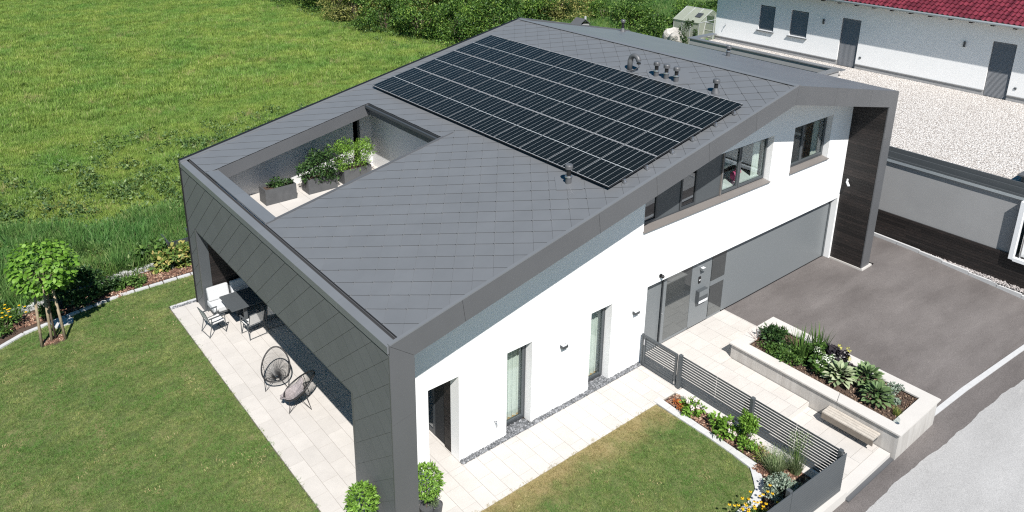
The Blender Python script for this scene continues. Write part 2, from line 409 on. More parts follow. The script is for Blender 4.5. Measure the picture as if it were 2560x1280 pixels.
# ================================================================ GROUND
struct('ground', MB().add([(-400,-400,-0.42),(600,-400,-0.42),(600,600,-0.42),(-400,600,-0.42)], [(0,1,2,3)]), EARTH)
KX = [(-9.5,9.4),(-7.6,11.2),(-6.6,12.15),(-5.35,13.12),(-4.66,13.52),(-3.9,13.70),(-1.87,14.10),(0.4,14.12),(3.2,14.12)]
LB = [(-9.5,10.9),(-7.4,13.4),(-5.9,14.5),(-5.12,14.89),(-4.0,15.04),(-1.8,15.38),(0.2,15.47),(3.2,15.5)]
mead = [(-400,10.9)] + LB + [(600,15.5),(600,600),(-400,600)]
struct('meadow', MB().add([(x, y, 0.02) for x, y in mead], [tuple(range(len(mead)))]), MEADOW)
bedp = KX + LB[::-1]
struct('flower_bed', MB().add([(x, y, -0.01) for x, y in bedp], [tuple(range(len(bedp)))]), SOIL)
lawnp = [(-14,-4.7),(-0.84,-4.7),(6.4,-4.7),(6.4,-3.86),(6.87,-3.82),(7.26,-3.71),(7.49,-3.47),(7.71,-3.25),(7.78,-2.6),(7.80,-1.8),(7.76,-0.32),(-0.84,-0.32),(-0.84,12.50),(3.4,12.6),(3.4,14.1)] + KX[::-1][1:] + [(-14,7.5)]
struct('lawn', MB().add([(x, y, -0.014) for x, y in lawnp], [tuple(range(len(lawnp)))]), LAWN)
side = [(22.9,15.5),(22.9,8.6),(20.0,8.6),(19.9,12.3),(3.4,12.3),(3.4,15.5)]
struct('rear_grass', MB().add([(x, y, -0.02) for x, y in side], [tuple(range(len(side)))]), LAWN)
ctg = [(22.9,8.9),(31.4,8.9),(31.4,15.5),(22.9,15.5)]
struct('court_gravel', MB().add([(x, y, -0.018) for x, y in ctg], [tuple(range(4))]), EARTH)
# driveway falls gently to the street
struct('driveway', MB().add([(13.1,1.43,-0.005),(19.1,1.43,-0.005),(19.1,-0.05,-0.02),(20.0,-0.05,-0.02),(20.0,12.0,-0.02),(22.4,12.0,-0.02),(22.25,-0.5,-0.06),(22.02,-5.15,-0.29),(13.25,-5.0,-0.29),(13.25,-0.3,-0.03),(13.1,-0.3,-0.03)],
    [tuple(range(11))]), DRIVE)
struct('road_apron', MB().add([(-30,-6.6,-0.31),(8.5,-6.5,-0.31),(9.6,-6.52,-0.31),(12.1,-6.64,-0.31),(13.6,-6.70,-0.31),(17.3,-6.93,-0.31),(40,-8.3,-0.31),(40,-5.9,-0.31),(22.0,-5.0,-0.31),(13.0,-4.9,-0.31),(8.3,-4.9,-0.31),(-30,-4.9,-0.31)], [tuple(range(12))]), DRIVE)
edge = [(-30,-5.55)]; xx = 6.0
while xx < 38:
    yb = np.interp(xx, [8.5,9.6,12.1,13.6,17.3,40], [-5.50,-5.52,-5.64,-5.70,-5.93,-7.3]) + 0.03*math.sin(xx*1.3)+0.015*math.sin(xx*4.3+1)+rng.normal()*0.008
    edge.append((xx, yb)); xx += 0.15
struct('road', MB().add([(x, y+0.01, -0.306) for x, y in edge] + [(38,-60,-0.306),(-30,-60,-0.306)], [tuple(range(len(edge)+2))]), ROADM)
struct('drive_edging', MB().prism([(13.2,-5.02),(15.4,-5.13),(18.5,-5.36),(22.0,-5.66),(22.0,-5.52),(18.5,-5.22),(15.4,-4.98),(13.2,-4.89)], -0.36, -0.285, 'z'), KERB)
# kerb in front of the neighbouring wall
ks = [(22.42,8),(22.38,3.5),(22.33,1.6),(22.26,0.2),(22.17,-1.5),(22.08,-3.4),(22.0,-5.0),(21.9,-7.0)]
for i in range(len(ks)-1):
    (xa, ya), (xb, yb) = ks[i], ks[i+1]; n = max(1, round(abs(ya-yb)/1.0))
    for j in range(n):
        t0, t1 = j/n, (j+1)/n - 0.008
        p = (xa+(xb-xa)*t0, ya+(yb-ya)*t0); q = (xa+(xb-xa)*t1, ya+(yb-ya)*t1)
        zt = -0.0 + min(0, p[1])*0.045
        if i == 0 and j == 0: kr = struct('wall_kerb', Bx(22.36,22.5,8.0,8.4,-0.3,0.06), KERB)
        obj('kerb_stone', MB().prism([(p[0],p[1]),(p[0]+0.09,p[1]),(q[0]+0.09,q[1]),(q[0],q[1])], zt-0.3, zt+0.06, 'z'), KERB, kr)
struct('gravel_strip', MB().add([(22.40,8,0.005),(22.7,8,0.005),(22.7,-7,-0.28),(21.98,-7,-0.28),(22.12,-3.4,-0.14),(22.3,0.2,0.0)], [tuple(range(6))]), noisy('grey grit', (0.3,0.28,0.27), 0.9, 0.4, 40, 60, 1.0))

# ---------------------------------------------------------------- paving: each slab its own piece
slab_cache = {}
def slab_mesh(w_, l_):
    k = (round(w_, 3), round(l_, 3))
    if k not in slab_cache:
        mb = MB(); g = 0.004
        mb.box(g, w_-g, g, l_-g, -0.03, 0.0); slab_cache[k] = mb.mesh('paving_slab', PAVE)
    return slab_cache[k]
def pave(parent, rects, dx, dy, ox, oy, z):
    """running-bond slabs, long side along y, cut to a set of disjoint rectangles"""
    for (x0, x1, y0, y1) in rects:
        i0 = math.floor((x0-ox)/dx) - 1; i1 = math.ceil((x1-ox)/dx) + 1
        for i in range(i0, i1):
            xa, xb = max(x0, ox+i*dx), min(x1, ox+(i+1)*dx)
            if xb - xa < 0.02: continue
            off = oy + (0.0, 0.5, 0.22, 0.72)[i % 4]*dy
            for j in range(math.floor((y0-off)/dy)-1, math.ceil((y1-off)/dy)+1):
                ya, yb = max(y0, off+j*dy), min(y1, off+(j+1)*dy)
                if yb - ya < 0.02: continue
                o = link('paving_slab', slab_mesh(xb-xa, yb-ya), parent, (xa, ya, z + rng.normal()*0.0006))
SX, SY = 0.407, 0.62
tp = struct('terrace_paving', Bx(-0.82,2.5,-0.32,12.28,-0.2,-0.012), MORTAR)
pave(tp, [(-0.82,2.5,1.07,12.28),(-0.82,8.72,-0.32,1.07)], SX, SY, -0.82, 1.07-SY*3, 0)
struct('path_bed', Bx(2.5,8.72,-0.32,1.068,-0.2,-0.012), MORTAR)
ep = struct('entrance_paving', MB().box(8.72,13.1,-0.3,1.43,-0.3,-0.012).box(8.9,11.06,-2.79,-0.3,-0.4,-0.012), MORTAR)
pave(ep, [(8.72,13.1,-0.3,1.43),(8.9,11.06,-2.79,-0.3)], 0.62, 0.62*0.66, 8.72, 1.43, 0)
lp = struct('lower_paving', Bx(8.9,11.06,-4.9,-2.792,-0.4,-0.172), MORTAR)
pave(lp, [(8.9,11.06,-4.75,-2.792)], 0.62, 0.45, 8.9, -2.79, -0.16)
struct('step_riser', Bx(8.9,11.06,-2.81,-2.7925,-0.17,-0.002), CAPM)
struct('street_step', Bx(8.9,11.06,-5.04,-4.755,-0.42,-0.165), CAPM)
struct('drain_strip', MB().box(8.9,11.06,-5.14,-5.045,-0.42,-0.27), TRIM)
# terrace far edge strip with dark stones
struct('edge_strip', Bx(-0.80,0.5,12.36,12.52,-0.1,0.0), KERB)

# stones along the wall
def stones(name, rects, n, size, z, m):
    P = []
    for (x0,x1,y0,y1), k in zip(rects, n):
        P.append(np.stack([x0+(x1-x0)*rng.random(k), y0+(y1-y0)*rng.random(k), z + rng.random(k)*size*0.5], 1))
    P = np.concatenate(P); n_ = len(P)
    cube = np.array([(-1,-1,-1),(1,-1,-1),(1,1,-1),(-1,1,-1),(-1,-1,1),(1,-1,1),(1,1,1),(-1,1,1)], float)*0.5
    fc = np.array([(0,3,2,1),(4,5,6,7),(0,1,5,4),(1,2,6,5),(2,3,7,6),(3,0,4,7)])
    A = rng.normal(size=(n_, 3, 3)); Q, _ = np.linalg.qr(A)
    sc = size*(0.5+0.7*rng.random((n_, 1, 3)))
    V = np.einsum('kij,nlj->nli' if False else 'vj,njk->nvk', cube*(1), Q * 1.0) * 1.0
    V = V*0 + (cube[None]*sc*(0.75+0.5*rng.random((n_, 8, 1)))) @ Q + P[:, None]
    F = (fc[None] + np.arange(n_)[:, None, None]*8).reshape(-1, 4)
    o = link(name, fast_mesh(name, V.reshape(-1, 3), F, m)); o['kind'] = 'stuff'; return o
def stonemat(name, stops):
    m = mat(name, (0.2,0.2,0.2), 0.85)
    setc(m, ramp(m, N(m, 'ShaderNodeNewGeometry').outputs['Random Per Island'], stops)); return m
BASALT = stonemat('basalt chippings', [(0,(0.06,0.065,0.07)),(0.6,(0.16,0.165,0.175)),(1,(0.30,0.305,0.32))])
struct('gravel_bed', MB().box(2.46,8.74,1.07,1.25,-0.1,-0.02).box(3.88,4.66,1.25,1.5,-0.1,-0.02).box(6.72,7.52,1.25,1.5,-0.1,-0.02), SOIL)
stones('wall_gravel', [(2.46,8.74,1.085,1.19),(3.90,4.62,1.19,1.42),(6.74,7.48,1.19,1.42)], [2600,560,560], 0.05, -0.005, BASALT)
stones('edge_gravel', [(-0.74,0.5,12.29,12.36)], [320], 0.045, -0.01, BASALT)
stones('kerb_gravel', [(22.33,22.44,-1.5,1.4),(22.2,22.42,-3.2,-1.5),(22.12,22.42,-5.0,-3.2)], [400,350,350], 0.045, -0.06, stonemat('grit', [(0,(0.12,0.11,0.11)),(1,(0.5,0.46,0.44))]))

# ================================================================ HOUSE
TH = math.atan(0.21675); cs, sn = math.cos(TH), math.sin(TH)
def zr(x): return 4.868 + 0.21675*x
ZR2 = lambda x: 7.7595 - 0.19495*(x-13.3407)
house = thing('house', 'modern white house with grey aluminium shingle roof and frame around its gable', 'house')
H = house
D = 1.198
# frame body (thick portal round the gable) and cladding panels in front of it
outer = [(0,0),(0,4.868),(13.3407,7.7595),(19.688,6.522),(19.688,0.03)]
inner = [(19.182,0.03),(19.182,6.05),(13.28,7.206),(0.545,4.446),(0.545,0)]
fb = MB()
def quadp(a, b, c, d): fb.prism([a, b, c, d], 0.03, D, 'y')
sh = lambda p: (p[0], p[1]-0.02)
quadp((0.02,0),(0.02,4.58),(0.545,4.446),(0.545,0))
quadp((0.24,4.89),(13.3407,7.738),(13.28,7.206),(0.545,4.446))
quadp((13.3407,7.738),(19.67,6.505),(19.182,6.05),(13.28,7.206))
quadp((19.67,6.505),(19.67,0.03),(19.182,0.03),(19.182,6.05))
obj('gable_frame', fb, TRIM, H)
def fascia(poly):
    obj('fascia_panel', MB().prism(poly, 0.0, 0.026, 'y'), TRIM, H)
g = 0.004
zs_ = [(0,1.476),(1.484,3.036),(3.044,None)]
for a, b in zs_:
    if b: fascia([(0,a),(0,b),(0.545,b+0.10),(0.545,a+0.10 if a else 0)])
    else: fascia([(0,a),(0,4.868-g),(0.545,4.446-g),(0.545,a+0.10)])
def sl(x): return 4.868+0.21675*x
def si(x): return 4.446+0.21672*(x-0.545)
xs_ = [(0.0,0.545),(1.70,1.78),(5.52,5.60),(7.45,7.53),(9.41,9.49),(11.4,11.47),(13.3407,13.28)]
for k in range(len(xs_)-1):
    (a, ai), (b, bi) = xs_[k], xs_[k+1]
    fascia([(a+g, sl(a+g)),(b-g, sl(b-g)),(bi-g, si(bi-g)),(ai+g, si(ai+g))])
def sr(x): return 7.7595-0.19495*(x-13.3407)
def sri(x): return 7.206-0.1959*(x-13.28)
xs2 = [(13.3407,13.28),(15.54,15.47),(17.79,17.72),(19.688,19.182)]
for k in range(3):
    (a, ai), (b, bi) = xs2[k], xs2[k+1]
    fascia([(a+g, sr(a+g)),(b-g, sr(b-g)),(bi-g, sri(bi-g)),(ai+g, sri(ai+g))])
for a, b in ((0.03,1.72),(1.728,3.34),(3.348,4.90),(4.908,None)):
    if b: fascia([(19.182,a),(19.688,a),(19.688,b),(19.182,b)])
    else: fascia([(19.182,a),(19.688,a),(19.688,6.522-g),(19.182,6.05-g)])
obj('plinth', MB().box(19.12,19.80,-0.06,1.24,-0.1,0.045), CAPM, H)
# front wall with openings
def wall(x0, x1, top, holes, y0, y1):
    xs = sorted({x0, x1, *[h[0] for h in holes], *[h[1] for h in holes], 13.28} & set([v for v in [x0, x1, 13.28] + [h[0] for h in holes] + [h[1] for h in holes] if x0 <= v <= x1]))
    mb = MB()
    for a, b in zip(xs, xs[1:]):
        cur = 0.0; hs = sorted([h for h in holes if h[0] <= a + 1e-6 and h[1] >= b - 1e-6], key=lambda h: h[2])
        for h in hs:
            if h[2] > cur + 1e-6: mb.prism([(a,cur),(b,cur),(b,h[2]),(a,h[2])], y0, y1, 'y')
            cur = h[3]
        mb.prism([(a,cur),(b,cur),(b,top(b)),(a,top(a))], y0, y1, 'y')
    import bmesh
    me = bpy.data.meshes.new('wall'); me.from_pydata(mb.v, [], mb.f); b_ = bmesh.new(); b_.from_mesh(me)
    bmesh.ops.remove_doubles(b_, verts=b_.verts, dist=1e-4)
    seen = {}
    for f in list(b_.faces):
        k = tuple(sorted(v.index for v in f.verts)); seen.setdefault(k, []).append(f)
    dup = [f for fs in seen.values() if len(fs) > 1 for f in fs]
    bmesh.ops.delete(b_, geom=dup, context='FACES_ONLY'); bmesh.ops.recalc_face_normals(b_, faces=b_.faces)
    b_.to_mesh(me); b_.free(); me.materials.append(WHITE); return me
holes = [(1.60,2.44,0,2.41),(3.87,4.67,-0.01,2.41),(6.71,7.50,-0.01,2.41),(8.90,19.05,-0.01,2.41),(8.55,14.40,4.21,5.73),(15.55,17.86,4.19,5.745)]
ftop = lambda x: (si(x) if x < 13.28 else sri(x)) + 0.12
link('wall', wall(0.30, 19.182, ftop, holes, D, D+0.34), H)
obj('wall', Bx(19.06,19.66,1.54,12.0,0,6.1), WHITE, H)
bk = MB().prism([(2.6,0),(19.6,0),(19.6,6.3),(13.34,7.45),(2.6,5.1)], 11.94, 12.20, 'y'); obj('wall', bk, WHITE, H)
# upper floor slab with loggia, ground floor terrace walls
obj('floor_slab', MB().box(0.12,6.25,1.54,11.93,2.86,3.44).box(6.25,19.0,1.54,11.93,2.60,3.1), WHITE, H)
obj('ground_floor', Bx(2.62,19.0,1.56,11.9,-0.05,0.02), OAK, H)
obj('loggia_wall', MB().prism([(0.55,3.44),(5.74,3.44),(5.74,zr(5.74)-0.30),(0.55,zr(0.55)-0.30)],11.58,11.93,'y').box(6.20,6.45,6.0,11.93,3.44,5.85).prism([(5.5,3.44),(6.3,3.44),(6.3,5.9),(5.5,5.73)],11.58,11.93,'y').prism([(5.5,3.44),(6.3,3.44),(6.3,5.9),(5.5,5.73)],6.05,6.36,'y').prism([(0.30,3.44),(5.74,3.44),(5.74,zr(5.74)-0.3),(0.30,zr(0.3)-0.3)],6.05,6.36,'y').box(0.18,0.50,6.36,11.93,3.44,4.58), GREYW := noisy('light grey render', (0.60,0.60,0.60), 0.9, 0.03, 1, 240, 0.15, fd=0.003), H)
lt = obj('loggia_floor', Bx(0.50,6.20,6.36,11.58,3.44,3.462), MORTAR, H)
for i in range(7):
    for j in range(9):
        x0 = 0.5+i*0.88; y0 = 6.36+j*0.59
        x1, y1 = min(6.20, x0+0.88), min(11.58, y0+0.59)
        if x1 - x0 > 0.05 and y1-y0 > 0.05:
            link('floor_tile', slab_mesh(x1-x0, y1-y0), lt, (x0, y0, 3.50))
# roof deck pieces around the loggia opening
def deck(xa, xb, ya, yb, th=0.34, dz=-0.016):
    return [(xa, zr(xa)+dz), (xb, zr(xb)+dz), (xb, zr(xb)+dz-th), (xa, zr(xa)+dz-th)], ya, yb
rb = MB()
OY0, OY1, OX0, OX1 = 6.38, 10.60, 0.57, 5.60
for a in ((0.235,13.33,0.03,OY0),(0.235,13.33,OY1,12.2),(OX1,13.33,OY0+0.0,OY1)):
    p_, ya, yb = deck(a[0], a[1], a[2], a[3]); rb.prism(p_, ya, yb, 'y')
roof = obj('roof', rb, TRIMD, H)
obj('loggia_lining', MB().prism([(0.3,zr(0.3)-0.012),(5.62,zr(5.62)-0.012),(5.62,zr(5.62)-0.40),(0.3,zr(0.3)-0.40)], OY1-0.012, OY1+0.0, 'y')
    .prism([(0.24,zr(0.24)-0.03),(5.62,zr(5.62)-0.03),(5.62,zr(5.62)-0.36),(0.24,zr(0.24)-0.36)], OY0, OY0+0.012, 'y')
    .box(5.586,5.599,OY0,OY1,5.72,6.06), TRIM, roof)
obj('soffit', MB().prism([(0.5,zr(0.5)-0.37),(5.74,zr(5.74)-0.37),(5.74,zr(5.74)-0.39),(0.5,zr(0.5)-0.39)], OY1+0.0, 11.6, 'y'), TRIM, roof)
# parapet coping of the loggia in two lengths
for ya, yb in ((OY0-0.02,8.52),(8.53,OY1+0.02)):
    obj('parapet_coping', Bx(0.235,0.575,ya,yb,4.93,4.965), TRIM_LIT, roof)
obj('verge_trim', MB().prism([(0.24,zr(.24)),(OX1+0.35,zr(OX1+0.35)),(OX1+0.35,zr(OX1+0.35)+0.028),(0.24,zr(.24)+0.028)], OY0-0.07, OY0-0.03, 'y')
    .prism([(0.5,zr(.5)),(OX1+0.05,zr(OX1+0.05)),(OX1+0.05,zr(OX1+0.05)+0.02),(0.5,zr(.5)+0.02)], OY0-0.01, OY0+0.03, 'y'), TRIM, roof)
gt = MB(); 
gt.tube([(5.53,OY0+0.02,5.99),(5.53,OY1+0.03,5.99)], 0.045, 8); gt.box(5.45,5.475,OY0+0.02,OY1+0.05,5.96,6.045); gt.box(5.585,5.60,OY0+0.02,OY1+0.05,5.95,6.062)
obj('loggia_gutter', gt, ANTHD, roof)
obj('downpipe', MB().tube([(5.52,10.62,5.95),(5.52,10.64,5.80),(5.50,10.72,5.70),(5.45,10.9,5.66),(5.5,11.15,5.64),(5.64,11.40,5.60),(5.66,11.5,5.5),(5.66,11.5,4.9),(5.66,11.5,3.5)], [0.05,0.05,0.055,0.055,0.045,0.045,0.045,0.045,0.045], 10), ANTHD, roof, smooth=True)
# eave: coping, slot gutter, shadow gap
for k in range(6):
    ya = 0.03 + k*2.04; yb = min(12.2, ya + 2.034)
    obj('eave_coping', MB().prism([(-0.035,4.69),(-0.035,4.855),(-0.02,4.868),(0.145,4.905),(0.145,4.70)], ya, yb, 'y'), TRIM_LIT, H)
obj('eave_gutter', MB().box(0.0,0.235,0.03,12.2,4.60,4.81).box(0.145,0.16,0.03,12.2,4.69,4.892).box(0.222,0.235,0.03,12.2,4.69,4.885), TRIM, H)
# right hand roof side, ridge cap
obj('roof_sheet', MB().prism([(13.33,7.755),(19.688,6.522),(19.688,6.30),(13.33,7.5)], 0.026, 12.22, 'y'), TRIM_LIT, H)
for k in range(5):
    ya = 0.03 + k*2.44; yb = min(12.2, ya+2.434)
    obj('ridge_cap', MB().prism([(13.20,zr(13.2)+0.045),(13.345,zr(13.345)+0.032),(13.50,sr(13.5)+0.018),(13.50,sr(13.5)+0.003),(13.35,zr(13.35)+0.015),(13.20,zr(13.2)+0.033)], ya, yb, 'y'), TRIM_LIT, H)
obj('ridge_vent', Bx(13.235,13.33,0.04,12.2,7.70,7.762), TRIMD, H)
# verge trims
obj('front_verge', MB().prism([(0.0,zr(0)+0.0),(13.3407,zr(13.3407)),(13.3407,zr(13.3407)+0.03),(0.0,zr(0)+0.03)], 0.0-0.004, 0.075, 'y'), TRIM_LIT, H)
obj('rear_verge', MB().prism([(-0.03,zr(0)+0.0),(13.3407,zr(13.3407)),(13.3407,zr(13.3407)+0.03),(-0.03,zr(0)+0.03)], 12.06, 12.17, 'y'), TRIM_LIT, H)
obj('rear_edge_gutter', MB().prism([(-0.04,zr(0)-0.12),(13.3407,zr(13.3407)-0.12),(13.3407,zr(13.3407)+0.055),(-0.04,zr(0)+0.055)], 12.18, 12.25, 'y').box(-0.045,-0.0,12.205,12.25,0,4.86), BLACK, H)
obj('rear_verge_right', MB().prism([(13.3407,zr(13.3407)),(19.7,6.52),(19.7,6.56),(13.3407,zr(13.3407)+0.05)], 12.10, 12.24, 'y'), TRIM, H)
# ---- tiles
def tile_mesh(pieces, full=True):
    """pieces: convex polygons in tile coordinates (a up the slope, b across)"""
    mb = MB(); hb = 0.2825
    for P in pieces:
        n = len(P); zt = [0.003 + 0.014*(0.5 - p[0]/(2*hb)) for p in P]
        top = [(p[0], p[1], z) for p, z in zip(P, zt)]; bot = [(p[0], p[1], z-0.004) for p, z in zip(P, zt)]
        mb.add(top+bot, [tuple(range(n)), tuple(range(n, 2*n))[::-1]] + [(i, n+i, n+(i+1) % n, (i+1) % n) for i in range(n)])
    if full:
        mb.box(-hb-0.016, -hb+0.030, -0.020, 0.017, 0.012, 0.032)
    return mb
HB, WB = 0.2825, 0.336
rh = [(-HB+0.0025,0),(0,WB-0.003),(HB-0.0025,0),(0,-WB+0.003)]
FULLT = tile_mesh([rh]).mesh('tile', ROOF); FULLF = tile_mesh([rh], False).mesh('tile', FACADE)
def tiles(name, parent, M, u0, v0, rects, m, full, limit, rest, key, skip=None):
    cand = []
    U0 = min(r[0] for r in rects)-1; U1 = max(r[1] for r in rects)+1; V0 = min(r[2] for r in rects)-1; V1 = max(r[3] for r in rects)+1
    for a in range(int((U0-u0)/HB)-2, int((U1-u0)/HB)+2):
        for b in range(int((V0-v0)/WB)-2, int((V1-v0)/WB)+2):
            if (a+b) % 2: continue
            cu, cv = u0+a*HB, v0+b*WB
            if skip and skip(cu, cv): continue
            ps = []; A = 0
            for r in rects:
                p = clip([(cu+x, cv+y) for x, y in rh], *r)
                if p:
                    A += abs(sum(p[i][0]*p[(i+1) % len(p)][1]-p[(i+1) % len(p)][0]*p[i][1] for i in range(len(p)))/2)
                    ps.append([(x-cu, y-cv) for x, y in p])
            if not ps: continue
            cand.append((key(cu, cv), cu, cv, ps, A > 2*(HB-0.0025)*(WB-0.003)*0.9995))
    cand.sort(key=lambda c: c[0]); restmb = MB()
    for k, (_, cu, cv, ps, isfull) in enumerate(cand):
        if k < limit:
            me = full if isfull else tile_mesh(ps, False).mesh('tile', m)
            o = link(name, me, parent); o.matrix_local = M @ Matrix.Translation((cu, cv, 0))
        else:
            t = tile_mesh(ps, False); restmb.add([tuple(M @ Vector((x+cu, y+cv, z))) for x, y, z in t.v], t.f)
    if restmb.v:
        o = obj(rest, restmb, m, parent); o['kind'] = 'stuff'
MR = Matrix(((cs,0,-sn,0),(0,1,0,0),(sn,0,cs,4.868),(0,0,0,1)))
uu = lambda x: x/cs
UF0, UF1 = uu(0.24), uu(13.215)
rects = [(UF0,UF1,0.08,OY0-0.03),(UF0,UF1,OY1,12.06),(uu(OX1),UF1,OY0-0.03,OY1)]
def keyroof(u, v):
    p = Vector((u*cs, v, 4.868+u*sn)); return (p-CAMP).length
def under_pv(u, v): return 7.0 < u < 11.2 and 0.95 < v < 11.0
tiles('roof_tile', roof, MR, 4.505+HB, 2.346, rects, ROOF, FULLT, 300, 'roof_tiles_beyond', keyroof, under_pv)
obj('roof_underlay', MB().prism([(6.6,zr(6.6)-0.01),(11.0,zr(11.0)-0.01),(11.0,zr(11.0)-0.002),(6.6,zr(6.6)-0.002)], 0.9, 11.0, 'y'), TRIMD, roof)
# street-side cladding, plane x = 0: a = up, b = y, normal -x
MF = Matrix(((0,0,-1,-0.004),(0,1,0,0),(1,0,0,0),(0,0,0,1)))
bd = MB().box(0.0,0.30,0.03,12.2,2.86,4.60).box(0.0,0.30,0.03,1.55,0,2.86).box(0.0,0.22,11.54,12.2,0,2.86)
clad = obj('cladding_backing', bd, TRIMD, H)
frects = [(2.86,4.645,0.05,12.17),(0.0,2.86,0.05,1.60),(0.0,2.86,11.62,12.17)]
tiles('facade_tile', clad, MF, 4.405+HB, 0.266, frects, FACADE, FULLF, 300, 'facade_tiles_beyond', lambda u, v: (Vector((0, v, u))-CAMP).length)
obj('corner_profile', MB().box(-0.012,0.10,1.60,1.70,0,2.86).box(-0.014,0.0,11.50,11.62,0,2.82), TRIM, clad)
obj('corner_profile', MB().box(-0.014,0.0,12.17,12.20,0,4.66).box(-0.014,-0.001,0.0,0.05,0,4.66), TRIM, clad)
obj('lintel_profile', MB().box(-0.006,0.30,1.70,11.50,2.82,2.856), TRIM, clad)
obj('reveal_panel', Bx(0.002,0.30,11.506,11.54,0,2.82), ANTH, clad)
# terrace: charred timber end wall and glazing
def boards(parent, n, mk):
    for k in range(n):
        link('board', mk(k), parent)
tw = obj('timber_wall', Bx(0.30,2.6,11.56,11.93,0,2.86), TRIMD, H)
bm_ = MB().box(0,2.2,0,0.018,0,0.088).mesh('board', CHAR)
for k in range(31): link('board', bm_, tw, (0.30, 11.535+rng.normal()*0.002, 0.02+k*0.0915))
tw2 = obj('timber_wall', Bx(2.50,2.62,1.55,2.3,0,2.86), TRIMD, H)
bm2 = MB().box(0,0.03,0,0.34,0,0.088).mesh('board', CHAR)
for k in range(31): link('board', bm2, tw2, (2.462+rng.normal()*0.002, 1.50, 0.0+k*0.0915))
gw = obj('terrace_window', MB().box(2.50,2.56,2.3,11.5,0,0.12).box(2.50,2.56,2.3,11.5,2.6,2.86), ANTHD, H)
for yv in (2.3,4.6,6.9,9.2,11.42): obj('frame', Bx(2.49,2.57,yv,yv+0.09,0.0,2.86), ANTHD, gw)
for yv in (2.39,4.69,6.99,9.29): obj('pane', Bx(2.52,2.535,yv,yv+2.2,0.12,2.6), GLASSD, gw)
# right hand pillar lining in charred boards
pw = obj('timber_lining', Bx(19.17,19.182,0.04,D-0.002,0.04,5.95), TRIMD, H)
for k in range(55):
    z0 = 0.05+k*0.1085
    def topz(y): return 6.05 - 0.0
    if z0+0.104 > 6.04: break
    me = MB().box(19.150+rng.normal()*0.0015,19.17,0.035,D-0.004,z0,z0+0.104).mesh('board', CHAR); link('board', me, pw)
obj('edge_trim', Bx(19.14,19.183,0.0-0.002,0.035,0.03,6.03), TRIM, pw)

# ---- windows in the front wall
def window(x0, x1, z0, z1, y, splits, name='window', fw=0.07, glass=GLASS, sash=0.055):
    wn = obj(name, MB().box(x0,x0+fw,y,y+0.08,z0,z1).box(x1-fw,x1,y,y+0.08,z0,z1).box(x0+fw,x1-fw,y,y+0.08,z0,z0+fw+0.02).box(x0+fw,x1-fw,y,y+0.08,z1-fw,z1), ANTHD, H)
    xs = [x0+fw] + splits + [x1-fw]
    for a, b in zip(xs, xs[1:]):
        s_ = sash
        obj('sash', MB().box(a,a+s_,y-0.015,y+0.05,z0+fw+0.02,z1-fw).box(b-s_,b,y-0.015,y+0.05,z0+fw+0.02,z1-fw).box(a+s_,b-s_,y-0.015,y+0.05,z0+fw+0.02,z0+fw+0.02+s_).box(a+s_,b-s_,y-0.015,y+0.05,z1-fw-s_,z1-fw), ANTH, wn)
        obj('pane', Bx(a+s_,b-s_,y+0.01,y+0.022,z0+fw+0.02+s_,z1-fw-s_), glass, wn)
    return wn
window(3.87,4.67,0.03,2.41,1.44,[]); window(6.71,7.50,0.03,2.41,1.44,[])
def curtain(x0, x1, y, z0, z1, label, n=9, amp=0.03):
    xs = np.linspace(x0, x1, n*8); V, F = [], []
    for i, x in enumerate(xs):
        yy = y + amp*math.sin((x-x0)/(x1-x0)*n*6.283) + rng.normal()*0.003
        V += [(x, yy, z0), (x, yy + 0.01*math.sin(x*40), z1)]
    F = [(2*i, 2*i+2, 2*i+3, 2*i+1) for i in range(len(xs)-1)]
    o = link('curtain', MB().add(V, F).mesh('curtain', CURT, smooth=True)); tag(o, label, 'curtain'); return o
curtain(3.86,5.00,1.66,0.03,2.42,'pleated white curtain behind the narrow window nearest the corner', 8)
curtain(6.70,7.82,1.66,0.03,2.42,'pleated white curtain behind the narrow window nearest the gate', 8)
obj('interior_wall', MB().box(2.62,8.8,3.2,3.3,0.02,2.6), PLAST, H)
# long upper window band: dark glass, grey panels, double window
band = obj('window', MB().box(8.56,14.39,1.40,1.46,4.21,4.30).box(8.56,14.39,1.40,1.46,5.66,5.72), ANTHD, H)
def seg(x0, x1, kind, z0=4.30, z1=5.66):
    if kind == 'panel':
        o = obj('panel', Bx(x0,x1,1.405,1.44,z0-0.03,z1), ANTH, band)
    else:
        o = obj('sash', MB().box(x0,x0+.06,1.38,1.45,z0,z1).box(x1-.06,x1,1.38,1.45,z0,z1).box(x0+.06,x1-.06,1.38,1.45,z0,z0+.07).box(x0+.06,x1-.06,1.38,1.45,z1-.06,z1), ANTHD if kind == 'dark' else ANTH, band)
        obj('pane', Bx(x0+.06,x1-.06,1.41,1.42,z0+.07,z1-.06), GLASSD if kind == 'dark' else GLASS, band)
seg(8.60,9.27,'dark'); seg(9.28,10.26,'panel'); seg(10.27,10.97,'dark'); seg(10.98,12.12,'panel'); seg(12.15,12.98,'clear'); seg(13.0,14.36,'clear')
obj('mullion', Bx(12.11,12.15,1.36,1.44,4.22,5.66), SILLM, band)
obj('sill', MB().prism([(1.14,4.19),(1.14,4.215),(1.42,4.262),(1.42,4.235)], 8.53, 14.42, 'x'), SILLM, band)
w3 = window(15.57,17.85,4.235,5.73,1.40,[16.42]); obj('sill', MB().prism([(1.14,4.175),(1.14,4.20),(1.42,4.247),(1.42,4.22)], 15.53, 17.88, 'x'), SILLM, w3)
obj('room', MB().box(8.3,18.9,3.6,3.7,3.1,6.4).box(8.3,8.4,1.6,3.6,3.1,5.9).box(15.1,15.2,1.6,3.6,3.1,6.3).box(18.75,18.85,1.6,3.6,3.1,6.0), PLAST, H)
